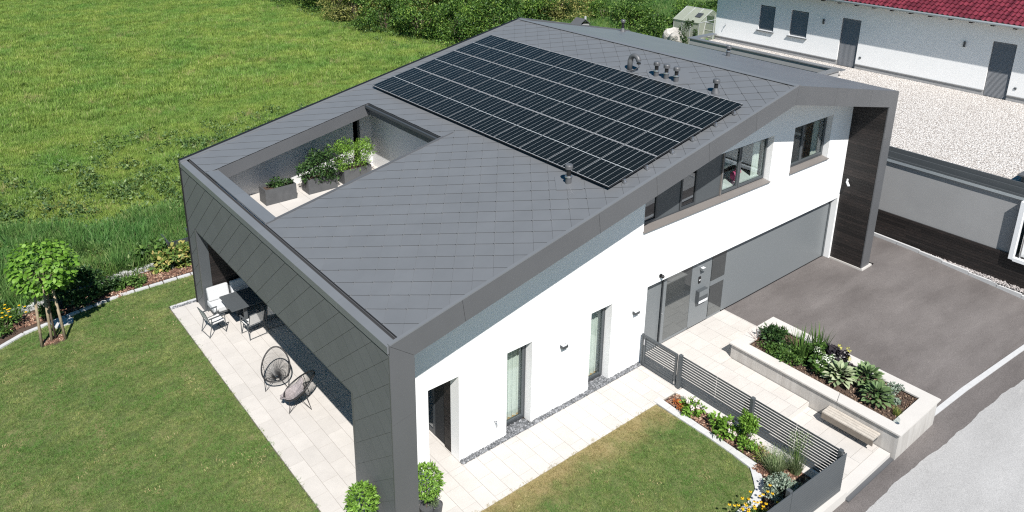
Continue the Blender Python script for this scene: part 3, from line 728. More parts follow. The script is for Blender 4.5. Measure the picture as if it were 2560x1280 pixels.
obj('room_floor', Bx(8.4,18.8,1.56,3.6,3.102,3.13), OAK, H)
curtain(14.0,14.33,1.62,3.6,5.7,'narrow white curtain at the right side of the long upper window', 4)
curtain(17.45,17.80,1.62,3.3,5.7,'white curtain gathered inside the right hand upper window', 4)
curtain(15.66,15.98,1.60,3.3,5.7,'dark curtain gathered at the left of the right hand upper window', 4).data.materials[0] = mat('plum curtain', (0.06,0.02,0.04), 0.9)
# plush toy and desk behind the double window
t = thing('plush_toy', 'bright pink plush piggy toy sitting on the desk inside the long upper window', 'toy', (13.30,1.72,4.36))
def ico(mb, c, r, n=10, sz=1.0): mb.lathe([(max(0.001, r*math.sin(a)), -r*sz*math.cos(a)) for a in np.linspace(0.05, 3.09, 8)], c, n)
b_ = MB(); ico(b_, (0,0,0.14), 0.15); obj('body', b_, PINK, t, smooth=True)
b_ = MB(); ico(b_, (0.05,-0.06,0.31), 0.10); b_.lathe([(0.03,0),(0.001,0.07)], (-0.02,-0.05,0.38), 8); b_.lathe([(0.03,0),(0.001,0.07)], (0.12,-0.05,0.38), 8); obj('head', b_, PINK, t, smooth=True)
b_ = MB(); b_.lathe([(0.035,0),(0.035,0.04)], (0.05,-0.15,0.29), 10); obj('snout', b_, mat('pale pink', (0.8,0.4,0.45), 0.9), t)
dk = thing('desk', 'dark desk with a white edge standing inside the long upper window', 'desk', (13.4,1.95,3.13))
obj('desk_top', Bx(-1.1,0.9,-0.42,0.35,1.18,1.22), LIGHTG, dk)
for sx in (-1.08, 0.84): obj('side_panel', Bx(sx,sx+0.04,-0.35,0.35,0,1.18), BLACK, dk)
fb_ = MB(); ico(fb_, (12.95,1.9,4.95), 0.17, 14); o = obj('ball', fb_, noisy('white grey leather', (0.6,0.6,0.6), 0.5, 0.5, 7, 30, 0), None, smooth=True); tag(o, 'white and grey football on the shelf behind the double window', 'ball')
sf_ = obj('shelf', Bx(12.3,14.0,1.95,2.2,4.74,4.78), LIGHTG); tag(sf_, 'pale shelf across the room inside the long upper window', 'shelf')
hg = MB().lathe([(0.05,0),(0.055,0.12),(0.03,0.2)], (12.35,1.62,4.36), 10).lathe([(0.04,0),(0.045,0.09)], (12.55,1.66,4.36), 10)
tag(obj('jar', hg, LIGHTG), 'pair of pale jars at the lower left of the double window', 'jar')

# ---- entrance and garage front, plane y = 1.43
DY = 1.43
gf = obj('garage_door', Bx(12.90,18.96,DY,DY+0.05,0.03,2.36), DOORM, H)
obj('door_frame', MB().box(18.96,19.05,DY-0.03,DY+0.06,0,2.41).box(12.88,18.96,DY-0.02,DY+0.06,2.36,2.41), ANTH, gf)
obj('threshold', Bx(13.5,18.96,DY-0.01,DY+0.03,-0.004,0.03), BLACK, gf)
ed = obj('entrance_front', MB().box(8.90,12.90,DY+0.02,DY+0.08,0,2.41), ANTHD, H)
obj('side_panel', Bx(8.92,9.80,DY,DY+0.02,0.02,2.36), DOORM, ed)
dr = obj('front_door', MB().box(9.84,10.03,DY-0.012,DY+0.02,0.02,2.34).box(10.03,11.22,DY-0.012,DY+0.02,0.02,0.10).box(11.20,11.24,DY-0.012,DY+0.02,0.02,2.34), DOORM, ed)
obj('pane', Bx(10.04,11.20,DY-0.006,DY+0.01,0.105,2.34), DGLASS, dr)
obj('handle', MB().box(9.795,9.825,DY-0.07,DY-0.04,0.15,2.28).box(9.80,9.82,DY-0.04,DY,0.3,0.33).box(9.80,9.82,DY-0.04,DY,2.0,2.03), ANTHD, dr)
obj('lock', MB().lathe([(0.018,0),(0.018,0.02)], (9.93,DY-0.012,1.05), 10, Matrix.Rotation(R(90), 3, 'X')), CHROME, dr)
obj('side_panel', Bx(11.25,12.17,DY-0.002,DY+0.02,0.02,2.34), DOORM, ed)
for za, zb in ((0.07,1.17),(1.33,2.30)):
    obj('side_window', MB().box(12.20,12.88,DY-0.004,DY+0.015,za,zb), DGLASS, ed)
obj('frame_rail', MB().box(12.18,12.90,DY-0.008,DY+0.02,1.17,1.33).box(12.88,12.90,DY-0.008,DY+0.02,0.0,1.17).box(12.18,12.90,DY-0.008,DY+0.02,0.0,0.07), DOORM, ed)
def lamp(x, z, y, label, m=ANTHD, s=1.2):
    t = thing('wall_lamp', label, 'wall lamp', (x, y, z), 0, 'lamps on the front wall')
    obj('housing', MB().box(-0.075*s,0.075*s,-0.10*s,-0.0,-0.035,0.035), m, t); obj('bracket', MB().box(-0.04,0.04,-0.02,0,-0.09,-0.035), m, t)
    obj('diffuser', Bx(-0.055*s,0.055*s,-0.085*s,-0.015,0.0352,0.040), LIGHTG, t); return t
lamp(5.70,1.87,D,'small dark cube lamp on the white wall between the two narrow windows')
lamp(8.42,1.82,D,'small dark cube lamp on the white wall beside the gate')
t = lamp(11.66,1.98,DY-0.003,'pale cube lamp on the grey door panel above the doorbell', DOORM)
t = thing('doorbell', 'small black doorbell with a lit button above the letter box', 'doorbell', (11.60,DY-0.003,1.60))
obj('plate', Bx(-0.05,0.05,-0.02,0,-0.11,0.11), BLACK, t); obj('button', Bx(-0.03,0.03,-0.024,-0.02,-0.02,0.015), LIGHTG, t)
t = thing('letter_box', 'grey wall letter box with a pale flap beside the front door', 'letter box', (11.70,DY-0.003,1.07))
obj('body', Bx(-0.22,0.22,-0.14,0,-0.22,0.20), ANTH, t, bevel=0.006); obj('flap', MB().box(-0.215,0.215,-0.146,-0.14,0.02,0.195), DOORM, t); obj('newspaper_slot', Bx(-0.215,0.215,-0.145,-0.14,-0.21,-0.13), LIGHTG, t)
t = thing('security_camera', 'small dark dome camera on the white wall above the entrance corner', 'camera', (9.42,D,2.60))
obj('mount', MB().lathe([(0.06,0),(0.06,0.03)], (0,0,0), 14, Matrix.Rotation(R(90), 3, 'X')), BLACK, t)
b_ = MB(); ico(b_, (0.02,-0.07,-0.01), 0.055, 12); obj('dome', b_, BLACK, t, smooth=True)
t = thing('security_camera', 'small white camera on a bracket on the black timber pillar face', 'camera', (19.14,0.98,3.08))
obj('bracket', MB().box(-0.05,0.0,-0.02,0.02,0.0,0.10), LIGHTG, t); obj('body', MB().tube([(-0.05,0.0,0.0),(-0.16,-0.14,-0.09)], 0.042, 10), LIGHTG, t, smooth=True)
t = thing('garden_tap', 'small chrome tap sticking out of the white wall near the corner', 'tap', (3.50,D,0.60))
obj('spout', MB().tube([(0,0,0.03),(0,-0.07,0.03),(0,-0.10,-0.02),(0,-0.10,-0.06)], 0.014, 8), CHROME, t); obj('handle', MB().tube([(-0.05,-0.05,0.09),(0.05,-0.05,0.05)], 0.010, 6).tube([(0,-0.05,0.03),(0,-0.05,0.07)], 0.008, 6), CHROME, t)

# ================================================================ SOLAR PANELS
def pvmat():
    m = mat('solar cells', (0.01,0.013,0.018), 0.25, 0, 0.22)
    uvn = N(m, 'ShaderNodeTexCoord').outputs['Object']; sp = N(m, 'ShaderNodeSeparateXYZ'); LK(m, uvn, sp.inputs[0])
    X_, Y_ = sp.outputs[0], sp.outputs[1]          # X up the slope 0..1.725, Y across 0..1.096
    def line(v, off, pitch, hw):
        q = mathn(m, 'SUBTRACT', v, off); fr = mathn(m, 'FRACT', mathn(m, 'ADD', mathn(m, 'DIVIDE', q, pitch), 0.5))
        d = mathn(m, 'MULTIPLY', mathn(m, 'ABSOLUTE', mathn(m, 'SUBTRACT', fr, 0.5)), pitch); return mathn(m, 'LESS_THAN', d, hw)
    cy = line(Y_, 0.014, 0.178, 0.0030)           # long lines between the six cell columns
    cy2 = line(Y_, 0.014, 0.534, 0.0045)
    cx = line(X_, 0.018, 0.0844, 0.0014)          # fine lines between half cells
    mid = mathn(m, 'LESS_THAN', mathn(m, 'ABSOLUTE', mathn(m, 'SUBTRACT', X_, 0.8625)), 0.0095)
    e1 = mathn(m, 'LESS_THAN', X_, 0.022); e2 = mathn(m, 'GREATER_THAN', X_, 1.703)
    wl = mathn(m, 'MAXIMUM', mathn(m, 'MAXIMUM', mathn(m, 'MULTIPLY', cy, 0.8), cy2), mid)
    wl = mathn(m, 'MAXIMUM', wl, mathn(m, 'MULTIPLY', cx, 0.13))
    oi = N(m, 'ShaderNodeObjectInfo').outputs['Random']
    base = mix(m, noise(m, 2.5, 2), (0.004,0.005,0.005), (0.008,0.010,0.010))
    c = mix(m, wl, base, (0.42,0.44,0.45)); setc(m, c); return m
PV = pvmat(); PVF = mat('black panel frame', (0.018,0.019,0.021), 0.4); PVS = mat('panel edge highlight', (0.6,0.6,0.61), 0.4, 0.2)
PW, PL = 1.098, 1.728
cellm = Bx(0.010,PL-0.010,0.010,PW-0.010,0.028,0.034).mesh('cell_glass', PV)
frm = MB().box(0,PL,0,0.010,-0.003,0.036).box(0,PL,PW-0.010,PW,-0.003,0.036).box(0,0.010,0.010,PW-0.010,-0.003,0.036).box(PL-0.010,PL,0.010,PW-0.010,-0.003,0.036).box(0.012,PL-0.012,0.012,PW-0.012,-0.002,0.0).mesh('frame', PVF)
rimm = MB().box(-0.001,0.009,0.002,PW-0.002,0.0362,0.038).box(PL-0.009,PL+0.001,0.002,PW-0.002,0.0362,0.038).mesh('rim', PVS)  # bright strips paint the highlight along the lower and upper frame edges
ordn = ['first','second','third','fourth','fifth','sixth','seventh','eighth','ninth','tenth']
U0, V0 = 6.455, 0.455
for r_ in range(3):
    for c_ in range(10):
        rn = ('lowest','middle','uppermost')[r_]
        e = thing('solar_panel', f'black solar panel, {ordn[c_]} from the gable edge in the {rn} row on the roof', 'solar panel', group='solar panels on the roof')
        e.matrix_world = MR @ Matrix.Translation((U0 + r_*1.748, V0 + c_*1.109, 0.10))
        link('cell_glass', cellm, e); link('frame', frm, e); link('rim', rimm, e)
for r_ in range(3):
    for q in (0.28, 0.74):
        u = U0 + r_*1.748 + q*1.728
        e = thing('mounting_rail', f'silver mounting rail end under the {("lowest","middle","uppermost")[r_]} solar row, {"lower" if q < .5 else "upper"} of its two', 'rail', group='mounting rails under the solar panels')
        e.matrix_world = MR @ Matrix.Translation((u, 0, 0))
        obj('rail', Bx(-0.02,0.02,0.40,11.5,0.04,0.092), CHROME, e)
        obj('clamp', MB().box(-0.045,0.045,0.36,0.42,0.018,0.06).box(-0.03,0.03,0.385,0.41,0.06,0.125), CHROME, e)

# ================================================================ ROOF VENTS
def vent(x, y, z, label, h=0.46, cone=False, s=1.0):
    t = thing('roof_vent', label, 'vent pipe', (x, y, z), 0, 'vent pipes on the roof')
    if cone: obj('base', MB().lathe([(0.13*s,-0.03),(0.12*s,0.02),(0.06*s,0.16)], (0,0,0), 16), TRIM, t, smooth=False); z1 = 0.14
    else:
        obj('base', MB().lathe([(0.075*s,-0.05),(0.075*s,0.17)], (0,0,0), 16), TRIM, t); z1 = 0.17
        obj('collar', MB().lathe([(0.095*s,0),(0.09*s,0.03),(0.062*s,0.045)], (0,0,z1), 16), CHROME, t)
    obj('pipe', MB().lathe([(0.058*s,z1),(0.058*s,h-0.10)], (0,0,0), 16), BLACK, t)
    obj('cap', MB().lathe([(0.07*s,h-0.12),(0.10*s,h-0.11),(0.10*s,h-0.03),(0.085*s,h),(0.03,h+0.005)], (0,0,0), 18), TRIM, t, smooth=False)
    return t
def flash(x, y, s=0.5):
    e = obj('flashing', MB().prism([(-s*0.8,0),(0,s),(s*0.8,0),(0,-s)], 0.012, 0.020, 'z'), ROOF, roof); e.matrix_local = MR @ Matrix.Translation((uu(x), y, 0.004))
vent(5.99,1.52,6.17,'stout grey vent pipe with flat cap below the solar panels near the gable edge',0.50); flash(5.99,1.52)
vent(11.84,3.90,7.435,'capped grey vent pipe, leftmost of the three in a row above the solar panels')
vent(11.84,3.51,7.435,'capped grey vent pipe, middle of the three in a row above the solar panels')
vent(11.83,3.12,7.435,'capped grey vent pipe, rightmost of the three in a row above the solar panels'); flash(12.0,3.5,0.95)
vent(11.80,1.66,7.425,'short vent pipe on a cone flashing near the upper corner of the solar array',0.42,True)
vent(18.60,11.55,6.73,'vent pipe with cone foot at the far roof edge in front of the bushes',0.52,True)
vent(18.22,5.82,6.81,'vent pipe standing on the smooth right hand roof side',0.40)
t = thing('gooseneck_pipe', 'thick grey gooseneck pipe curving over with dark cables above the solar panels', 'pipe', (11.80,4.95,7.42))
pp = [(0,0,-0.05),(0,0,0.32)] + [(0.02-0.0*math.cos(a), -0.17+0.17*math.cos(a), 0.32+0.17*math.sin(a)) for a in np.linspace(0.2,3.0,12)]
obj('pipe', MB().tube(pp, 0.082, 14), TRIM, t, smooth=True)
obj('end_cap', MB().lathe([(0.066,0),(0.066,0.05)], (0.02,-0.34,0.26), 14), BLACK, t)
for k, (dy, dz) in enumerate(((-0.30,0.0),(-0.22,0.01),(-0.10,0.0))):
    obj('cable', MB().tube([(0.02,-0.33,0.28),(0.03,-0.36,0.16),(-0.02-0.1*k,-0.30-dy*0.2,0.06),(-0.25,-0.05+dy*0.3,0.03)], 0.010, 6), BLACK, t, smooth=True)
flash(11.9,4.9,0.6)

# ================================================================ LOGGIA PLANTERS
LEAFD = leafmat('dark glossy leaves', [(0,(0.012,0.035,0.010)),(0.6,(0.035,0.085,0.020)),(1,(0.08,0.15,0.04))])
LEAFM = leafmat('mid green leaves', [(0,(0.030,0.075,0.014)),(0.6,(0.075,0.150,0.030)),(1,(0.14,0.24,0.05))])
LEAFB = leafmat('bright green leaves', [(0,(0.065,0.14,0.012)),(0.6,(0.15,0.29,0.035)),(1,(0.26,0.42,0.08))])
LEAFC = leafmat('catalpa leaves', [(0,(0.075,0.17,0.012)),(0.6,(0.13,0.27,0.03)),(1,(0.22,0.38,0.06))], 0.3)
LEAFS = leafmat('silvery leaves', [(0,(0.13,0.18,0.13)),(0.6,(0.26,0.33,0.25)),(1,(0.40,0.46,0.38))])
LEAFP = leafmat('purple black leaves', [(0,(0.010,0.008,0.012)),(0.7,(0.030,0.024,0.030)),(1,(0.06,0.05,0.055))])
LEAFY = leafmat('yellowing leaves', [(0,(0.05,0.11,0.02)),(0.5,(0.16,0.23,0.05)),(0.8,(0.30,0.30,0.08)),(1,(0.55,0.42,0.16))])
HOSTA = leafmat('hosta leaves', [(0,(0.07,0.12,0.045)),(0.6,(0.13,0.20,0.08)),(1,(0.20,0.28,0.12))], 0.15)
HOSTAV = leafmat('variegated hosta leaves', [(0,(0.14,0.21,0.10)),(0.5,(0.30,0.36,0.20)),(1,(0.50,0.54,0.36))], 0.15)
GRASSP = leafmat('grass blades pale', [(0,(0.10,0.15,0.06)),(0.6,(0.20,0.27,0.12)),(1,(0.42,0.46,0.28))], 0.2)
PETALY = leafmat('yellow petals', [(0,(0.75,0.42,0.01)),(1,(0.9,0.62,0.02))], 0.2)
PETALW = leafmat('white petals', [(0,(0.62,0.66,0.52)),(1,(0.85,0.86,0.78))], 0.2)
PETALK = leafmat('pink white petals', [(0,(0.80,0.50,0.56)),(0.4,(0.85,0.78,0.74)),(1,(0.9,0.88,0.82))], 0.2)
ORANGE = leafmat('rusty orange leaves', [(0,(0.30,0.07,0.02)),(1,(0.55,0.20,0.05))], 0.2)
def planter(x, y, label):
    t = thing('planter', label, 'planter', (x, y, 3.50), 0, 'planters on the roof terrace')
    obj('box', MB().box(0,1.0,0,0.04,0,0.5).box(0,1.0,0.46,0.5,0,0.5).box(0,0.04,0.04,0.46,0,0.5).box(0.96,1.0,0.04,0.46,0,0.5), PLANTER, t)
    obj('soil', Bx(0.04,0.96,0.04,0.46,0.30,0.43), SOIL, t); return t
planter(1.86,10.45,'grey rectangular planter with low round shrub, nearest the roof parapet')
planter(3.26,10.45,'grey rectangular planter overgrown by dark leafy shrub, middle of the three')
planter(4.52,10.45,'grey rectangular planter with feathery bright shrub, farthest from the parapet')
def shrub(name, label, loc, crowns, m, cat='shrub', stems=5, h=0.5, sr=0.008, group=None):
    t = thing(name, label, cat, loc, 0, group)
    foliage('foliage', crowns, m, t)
    b = MB()
    for k in range(stems):
        a = rng.random()*6.28; q = rng.random()*0.3*h
        b.tube([(0.02*math.cos(a),0.02*math.sin(a),-0.03),(q*0.5*math.cos(a),q*0.5*math.sin(a),h*0.5),(q*math.cos(a)*1.3,q*math.sin(a)*1.3,h)], [sr*1.3,sr,sr*0.5], 5)
    obj('stems', b, BARK, t); return t
shrub('round_shrub','small glossy evergreen shrub filling the nearest roof terrace planter',(2.44,10.70,3.93),
      [crown(500,(-0.05,0,0.10),(0.40,0.20,0.17),0.07,0.6,9,0.5)],LEAFD,h=0.15)
shrub('leafy_shrub','dark green shrub with hand shaped leaves spilling over the middle roof terrace planter',(3.75,10.70,3.93),
      [crown(1500,(0.05,-0.05,0.35),(0.60,0.42,0.55),0.10,0.42,16,0.42), crown(220,(-0.45,0.0,0.25),(0.22,0.2,0.45),0.09,0.6,5,0.5), crown(240,(0.1,-0.25,-0.12),(0.40,0.16,0.22),0.09,0.45,7,0.5)],LEAFD,h=0.6)
shrub('feathery_shrub','bright green feathery shrub in the farthest roof terrace planter',(5.02,10.70,3.93),
      [crown(2600,(-0.05,-0.05,0.48),(0.72,0.46,0.50),0.085,0.28,18,0.42), crown(300,(-0.55,0.1,0.75),(0.3,0.25,0.28),0.08,0.28,5,0.5), crown(260,(0.5,0.1,0.75),(0.3,0.25,0.2),0.08,0.28,5,0.5)],LEAFB,h=0.7)

# ================================================================ TERRACE FURNITURE
def chair(x, y, rz, label):
    t = thing('garden_chair', label, 'chair', (x, y, 0), rz, 'garden chairs round the table')
    fr = MB(); w2 = 0.27
    for sx in (-w2, w2):
        obj('leg', MB().tube([(sx,-0.24,0.0),(sx,-0.24,0.62)], 0.013, 6), ANTH, t)
        obj('leg', MB().tube([(sx,0.28,0.0),(sx,0.20,0.30),(sx,0.16,0.62)], 0.013, 6), ANTH, t)
        obj('armrest', MB().box(sx-0.02,sx+0.02,-0.26,0.24,0.61,0.635), ANTH, t)
        fr.tube([(sx*0.88,-0.26,0.40),(sx*0.88,0.18,0.38),(sx*0.88,0.33,0.86)], 0.012, 6)
    fr.tube([(-w2,-0.24,0.02),(w2,-0.24,0.02)], 0.010, 6).tube([(-w2,0.27,0.03),(w2,0.27,0.03)], 0.010, 6)
    fr.tube([(-w2*0.88,0.33,0.86),(w2*0.88,0.33,0.86)], 0.012, 6).tube([(-w2*.88,-0.26,0.40),(w2*.88,-0.26,0.40)], 0.012, 6)
    obj('frame', fr, ANTH, t)
    b = MB()
    for i in range(6):
        y0, y1 = -0.25+i*0.07, -0.25+(i+1)*0.07; d0 = -0.03*math.sin(i/6*3.14); d1 = -0.03*math.sin((i+1)/6*3.14)
        b.add([(-0.225,y0,0.40+d0),(0.225,y0,0.40+d0),(0.225,y1,0.40+d1),(-0.225,y1,0.40+d1)], [(0,1,2,3)])
    obj('seat', b, MESHF, t, smooth=True)
    obj('backrest', MB().prism([(0.175,0.44),(0.187,0.44),(0.332,0.84),(0.32,0.84)], -0.225, 0.225, 'x'), MESHF, t); return t
chair(-0.17,10.24,R(90)+R(6),'white sling garden chair at the lawn end of the table')
chair(0.72,9.40,R(180)+R(6),'white sling garden chair drawn up to the near long side of the table')
chair(1.42,9.55,R(180)-R(8),'garden chair standing in the shade beside the table')
t = thing('garden_table', 'long grey slab table on a boxy frame foot, half in the shade', 'table', (0.26,9.80,0))
obj('tabletop', Bx(0,2.1,0,1.05,0.70,0.74), ANTH, t, bevel=0.004)
for x0 in (0.42, 1.45):
    obj('leg', MB().box(x0,x0+0.10,0.18,0.24,0,0.70).box(x0,x0+0.10,0.82,0.88,0,0.70).box(x0,x0+0.10,0.24,0.82,0.0,0.05).box(x0,x0+0.10,0.24,0.82,0.65,0.70), ANTH, t)
t = thing('glass_bowl', 'clear glass decoration on the shaded end of the table', 'bowl', (1.25,10.25,0.742))
obj('bowl', MB().lathe([(0.05,0),(0.12,0.05),(0.14,0.09),(0.13,0.09),(0.04,0.02)], (0,0,0), 16), GLASS, t, smooth=True); obj('figure', MB().lathe([(0.03,0.02),(0.05,0.1),(0.02,0.2)], (0,0,0), 10), CHROME, t, smooth=True)
t = thing('garden_sofa', 'grey framed outdoor sofa with pale cushions against the black timber wall', 'sofa', (0.05,10.78,0))
obj('frame', MB().box(0,2.2,0.02,0.72,0.18,0.24).box(0,2.2,0.70,0.74,0.24,0.66).box(0.0,0.04,0.05,0.09,0,0.2).box(0.0,0.04,0.66,0.70,0,0.2).box(2.14,2.18,0.05,0.09,0,0.2).box(2.14,2.18,0.66,0.70,0,0.2).box(1.0,1.04,0.05,0.09,0,0.2), ANTH, t)
obj('seat_cushion', Bx(0.0,2.2,0.0,0.66,0.24,0.42), FABRIC, t, bevel=0.035)
for k in range(3):
    o = obj('back_cushion', MB().obox((0.34+k*0.73,0.58,0.63), (0.66,0.15,0.44), Matrix.Rotation(R(-14), 3, 'X')), FABRIC, t, bevel=0.045)
def egg_chair(x, y, rz, label):
    """string chair: egg shaped rim tilted back, cords running to a small ring, wire legs"""
    t = thing('string_chair', label, 'chair', (x, y, 0), rz, 'black string chairs on the terrace')
    def rim(a):     # a = 0 front bottom, pi = top; opening faces -y
        l = 0.5 - 0.5*math.cos(a)
        wv = 0.37*math.sin(a)*(1 + 0.10*math.cos(a))
        return Vector((wv, -0.36+0.80*l**1.05, 0.34+0.56*l**1.35))
    A = np.linspace(0, 2*math.pi, 49)[:-1]
    P = [rim(a) for a in A]; obj('rim', MB().tube(P, 0.021, 8, closed=True), BLACK, t, smooth=True)
    cen = Vector((0, 0.0, 0.26)); rr = 0.055
    ring = [cen + Vector((rr*math.cos(a), rr*math.sin(a), 0)) for a in np.linspace(0, 6.283, 17)[:-1]]
    obj('hub', MB().tube(ring, 0.008, 6, closed=True), BLACK, t)
    cd = MB()
    for k, a in enumerate(np.linspace(0, 6.283, 73)[:-1]):
        p = rim(a); q = cen + Vector((rr*math.sin(a), -rr*math.cos(a), 0)); mid = (p*0.5 + q*0.5) + Vector((0, 0.02, -0.035))
        cd.tube([p, mid, q], 0.0045, 3, cap=False)
    obj('cords', cd, BLACK, t)
    for sx, fy in ((-1,-0.26),(1,-0.26),(-1,0.30),(1,0.30)):
        f = Vector((sx*0.30, fy, 0.0)); a1 = rim(0.9 if fy < 0 else 1.9); a1 = Vector((sx*abs(a1.x), a1.y, a1.z)); a2 = cen + Vector((sx*0.05, 0.02, -0.01))
        obj('leg', MB().tube([a1, f], 0.0075, 6).tube([f, a2], 0.0075, 6), BLACK, t)
    return t
ec1 = egg_chair(0.26,6.66,R(-24),'black string lounge chair without cover facing the lawn, nearer the dining table')
ec2 = egg_chair(0.36,5.50,R(-112),'black string lounge chair draped with a grey sheepskin')
fl = MB(); nx, ny = 14, 18; V = []
for i in range(nx):
    for j in range(ny):
        u_, v_ = i/(nx-1)*2-1, j/(ny-1)
        l = v_*0.66-0.02; yb = -0.36+0.80*max(l,0)+min(l,0)*3; wmax = 0.30*math.sin(max(0.25, min(2.9, math.acos(max(-1, min(1, 1-2*max(l,0)))))))
        zz = 0.34+0.56*max(l,0)**1.35 + (-0.03 if l < 0 else 0); sag = 0.20*math.exp(-((l-0.42)/0.33)**2)*(1-u_*u_*0.7)
        V.append((u_*wmax*1.02, yb-0.03+0.02*math.sin(9*u_+7*v_), zz - sag + 0.035 + rng.normal()*0.006))
F = [(i*ny+j, (i+1)*ny+j, (i+1)*ny+j+1, i*ny+j+1) for i in range(nx-1) for j in range(ny-1)]
fl.add(V, F); o = obj('sheepskin', fl, FUR, None, smooth=True); o.location = (0.36,5.50,0); o.rotation_euler = (0,0,R(-112)); tag(o, 'grey sheepskin lying over the seat of the string chair', 'sheepskin')
s_ = o.modifiers.new('thick', 'SOLIDIFY'); s_.thickness = 0.03

# ================================================================ FENCES AND GATE
def slat_fence(name, label, p0, p1, zb, zt, n, posts, joints, group=None, gap=0.028, deep=0.010):
    """horizontal slats between p0 and p1; posts and joints as fractions"""
    L = math.dist(p0, p1); a = math.atan2(p1[1]-p0[1], p1[0]-p0[0])
    t = thing(name, label, 'fence', (p0[0], p0[1], 0), a, group)
    for q in posts: obj('post', Bx(q*L-0.045,q*L+0.045,-0.075,0.03,-0.30 if q > 0.3 else -0.02,zt+0.03), ANTH, t, bevel=0.004)
    xs = [0.0] + joints + [1.0]; hgt = (zt-zb)/n
    for u0, u1 in zip(xs, xs[1:]):
        me = MB().box(0,(u1-u0)*L-0.012,0,deep,0,hgt-gap).mesh('slat', ANTH)
        for k in range(n): link('slat', me, t, (u0*L+0.006, 0.034, zb+k*hgt))
    return t
slat_fence('slat_fence','grey slat fence running beside the entrance path with three posts',(8.78,-0.24),(8.78,-4.90),0.06,1.02,12,[0.0,0.486,0.985],[0.245,0.486,0.74])
slat_fence('slat_fence','grey slat fence facing the street at the front of the garden',(8.80,-4.90),(3.9,-4.66),-0.04,1.03,15,[0.42,0.8],[0.42,0.8],gap=0.013,deep=0.022)
t = thing('garden_gate', 'grey framed slat gate between the white wall and the fence', 'gate', (8.74,-0.16,0))
obj('frame', MB().box(-0.02,0.03,0.02,0.08,0.06,1.02).box(-0.02,0.03,1.14,1.20,0.06,1.02).box(-0.02,0.03,0.08,1.14,0.96,1.02).box(-0.02,0.03,0.08,1.14,0.06,0.12), ANTH, t)
for k in range(11): obj('slat', Bx(0.0,0.010,0.08,1.14,0.135+k*0.0752,0.135+k*0.0752+0.044), ANTH, t)
obj('hinge', Bx(-0.03,-0.02,1.15,1.19,0.72,0.90), CHROME, t); obj('hinge', Bx(-0.03,-0.02,0.02,0.06,0.08,0.16), CHROME, t)
obj('hanging_post', Bx(-0.02,0.04,1.22,1.28,0.0,1.03), ANTH, t)
obj('handle', MB().tube([(-0.02,0.05,0.75),(-0.07,0.05,0.75),(-0.07,0.13,0.75)], 0.009, 6), CHROME, t)

# strip under the fence and lawn edging stones
struct('fence_plinth', MB().prism([(8.52,-0.34),(8.52,-2.4),(8.58,-4.72),(8.9,-4.9),(8.9,-0.34)], -0.4, 0.02, 'z'), CAPM)
struct('street_plinth', MB().prism([(-2,-4.62),(8.9,-4.86),(8.9,-5.06),(-2,-4.80)], -0.42, -0.05, 'z'), CAPM)
le = [(7.79,-0.2),(7.78,-1.08),(7.80,-1.85),(7.78,-2.6),(7.73,-3.25),(7.49,-3.50),(7.24,-3.73),(6.85,-3.84),(6.3,-3.86)]
ue = [(8.02,-0.2),(8.0,-1.08),(7.99,-1.88),(7.98,-2.6),(7.97,-3.32),(7.72,-3.58),(7.42,-3.90),(6.9,-4.06),(6.3,-4.1)]
lk = struct('lawn_edging', MB().prism([le[0],ue[0],ue[1],le[1]], -0.2, 0.0, 'z'), KERB)
for i in range(len(le)-1):
    n = 2
    for j in range(n):
        def P_(A, t_): return (A[i][0]+(A[i+1][0]-A[i][0])*t_, A[i][1]+(A[i+1][1]-A[i][1])*t_)
        a, b = j/n+0.006, (j+1)/n-0.006
        obj('edging_stone', MB().prism([P_(le,a),P_(ue,a),P_(ue,b),P_(le,b)], -0.15, 0.022+rng.random()*0.006, 'z'), KERB, lk)
bed2 = [(8.02,-0.36),(8.52,-0.36),(8.55,-4.74),(5.0,-4.62),(5.0,-4.1),(6.9,-4.06),(7.42,-3.90),(7.72,-3.58),(7.97,-3.32),(8.0,-1.88)]
struct('garden_bed', MB().add([(x, y, 0.0) for x, y in bed2], [tuple(range(len(bed2)))]), SOIL)
# left kerb and low wall stones
lk2 = struct('bed_edging', MB().prism([(2.9,14.08),(3.2,14.08),(3.2,14.2),(2.9,14.2)], -0.2, 0.03, 'z'), KERB)
for i in range(len(KX)-1):
    (xa, ya), (xb, yb) = KX[i], KX[i+1]; L = math.dist(KX[i], KX[i+1]); n = max(1, round(L/0.45)); nx_, ny_ = -(yb-ya)/L*0.13, (xb-xa)/L*0.13
    for j in range(n):
        t0, t1 = j/n+0.008, (j+1)/n-0.008
        p = (xa+(xb-xa)*t0, ya+(yb-ya)*t0); q = (xa+(xb-xa)*t1, ya+(yb-ya)*t1)
        obj('edging_stone', MB().prism([p, q, (q[0]+nx_, q[1]+ny_), (p[0]+nx_, p[1]+ny_)], -0.15, 0.035+rng.random()*0.008, 'z'), KERB, lk2)
lw = thing('low_wall', 'low pale stone wall edging the meadow behind the flower bed', 'wall', (0,0,0))
for i in range(1, len(LB)-1):
    (xa, ya), (xb, yb) = LB[i], LB[i+1]; L = math.dist(LB[i], LB[i+1]); n = max(1, round(L/0.5)); nx_, ny_ = -(yb-ya)/L*0.18, (xb-xa)/L*0.18
    for j in range(n):
        t0, t1 = j/n+0.006, (j+1)/n-0.006; p = (xa+(xb-xa)*t0, ya+(yb-ya)*t0-0.1); q = (xa+(xb-xa)*t1, ya+(yb-ya)*t1-0.1)
        obj('stone', MB().prism([p, q, (q[0]+nx_, q[1]+ny_), (p[0]+nx_, p[1]+ny_)], -0.1, 0.14+rng.random()*0.05, 'z'), KERB, lw)
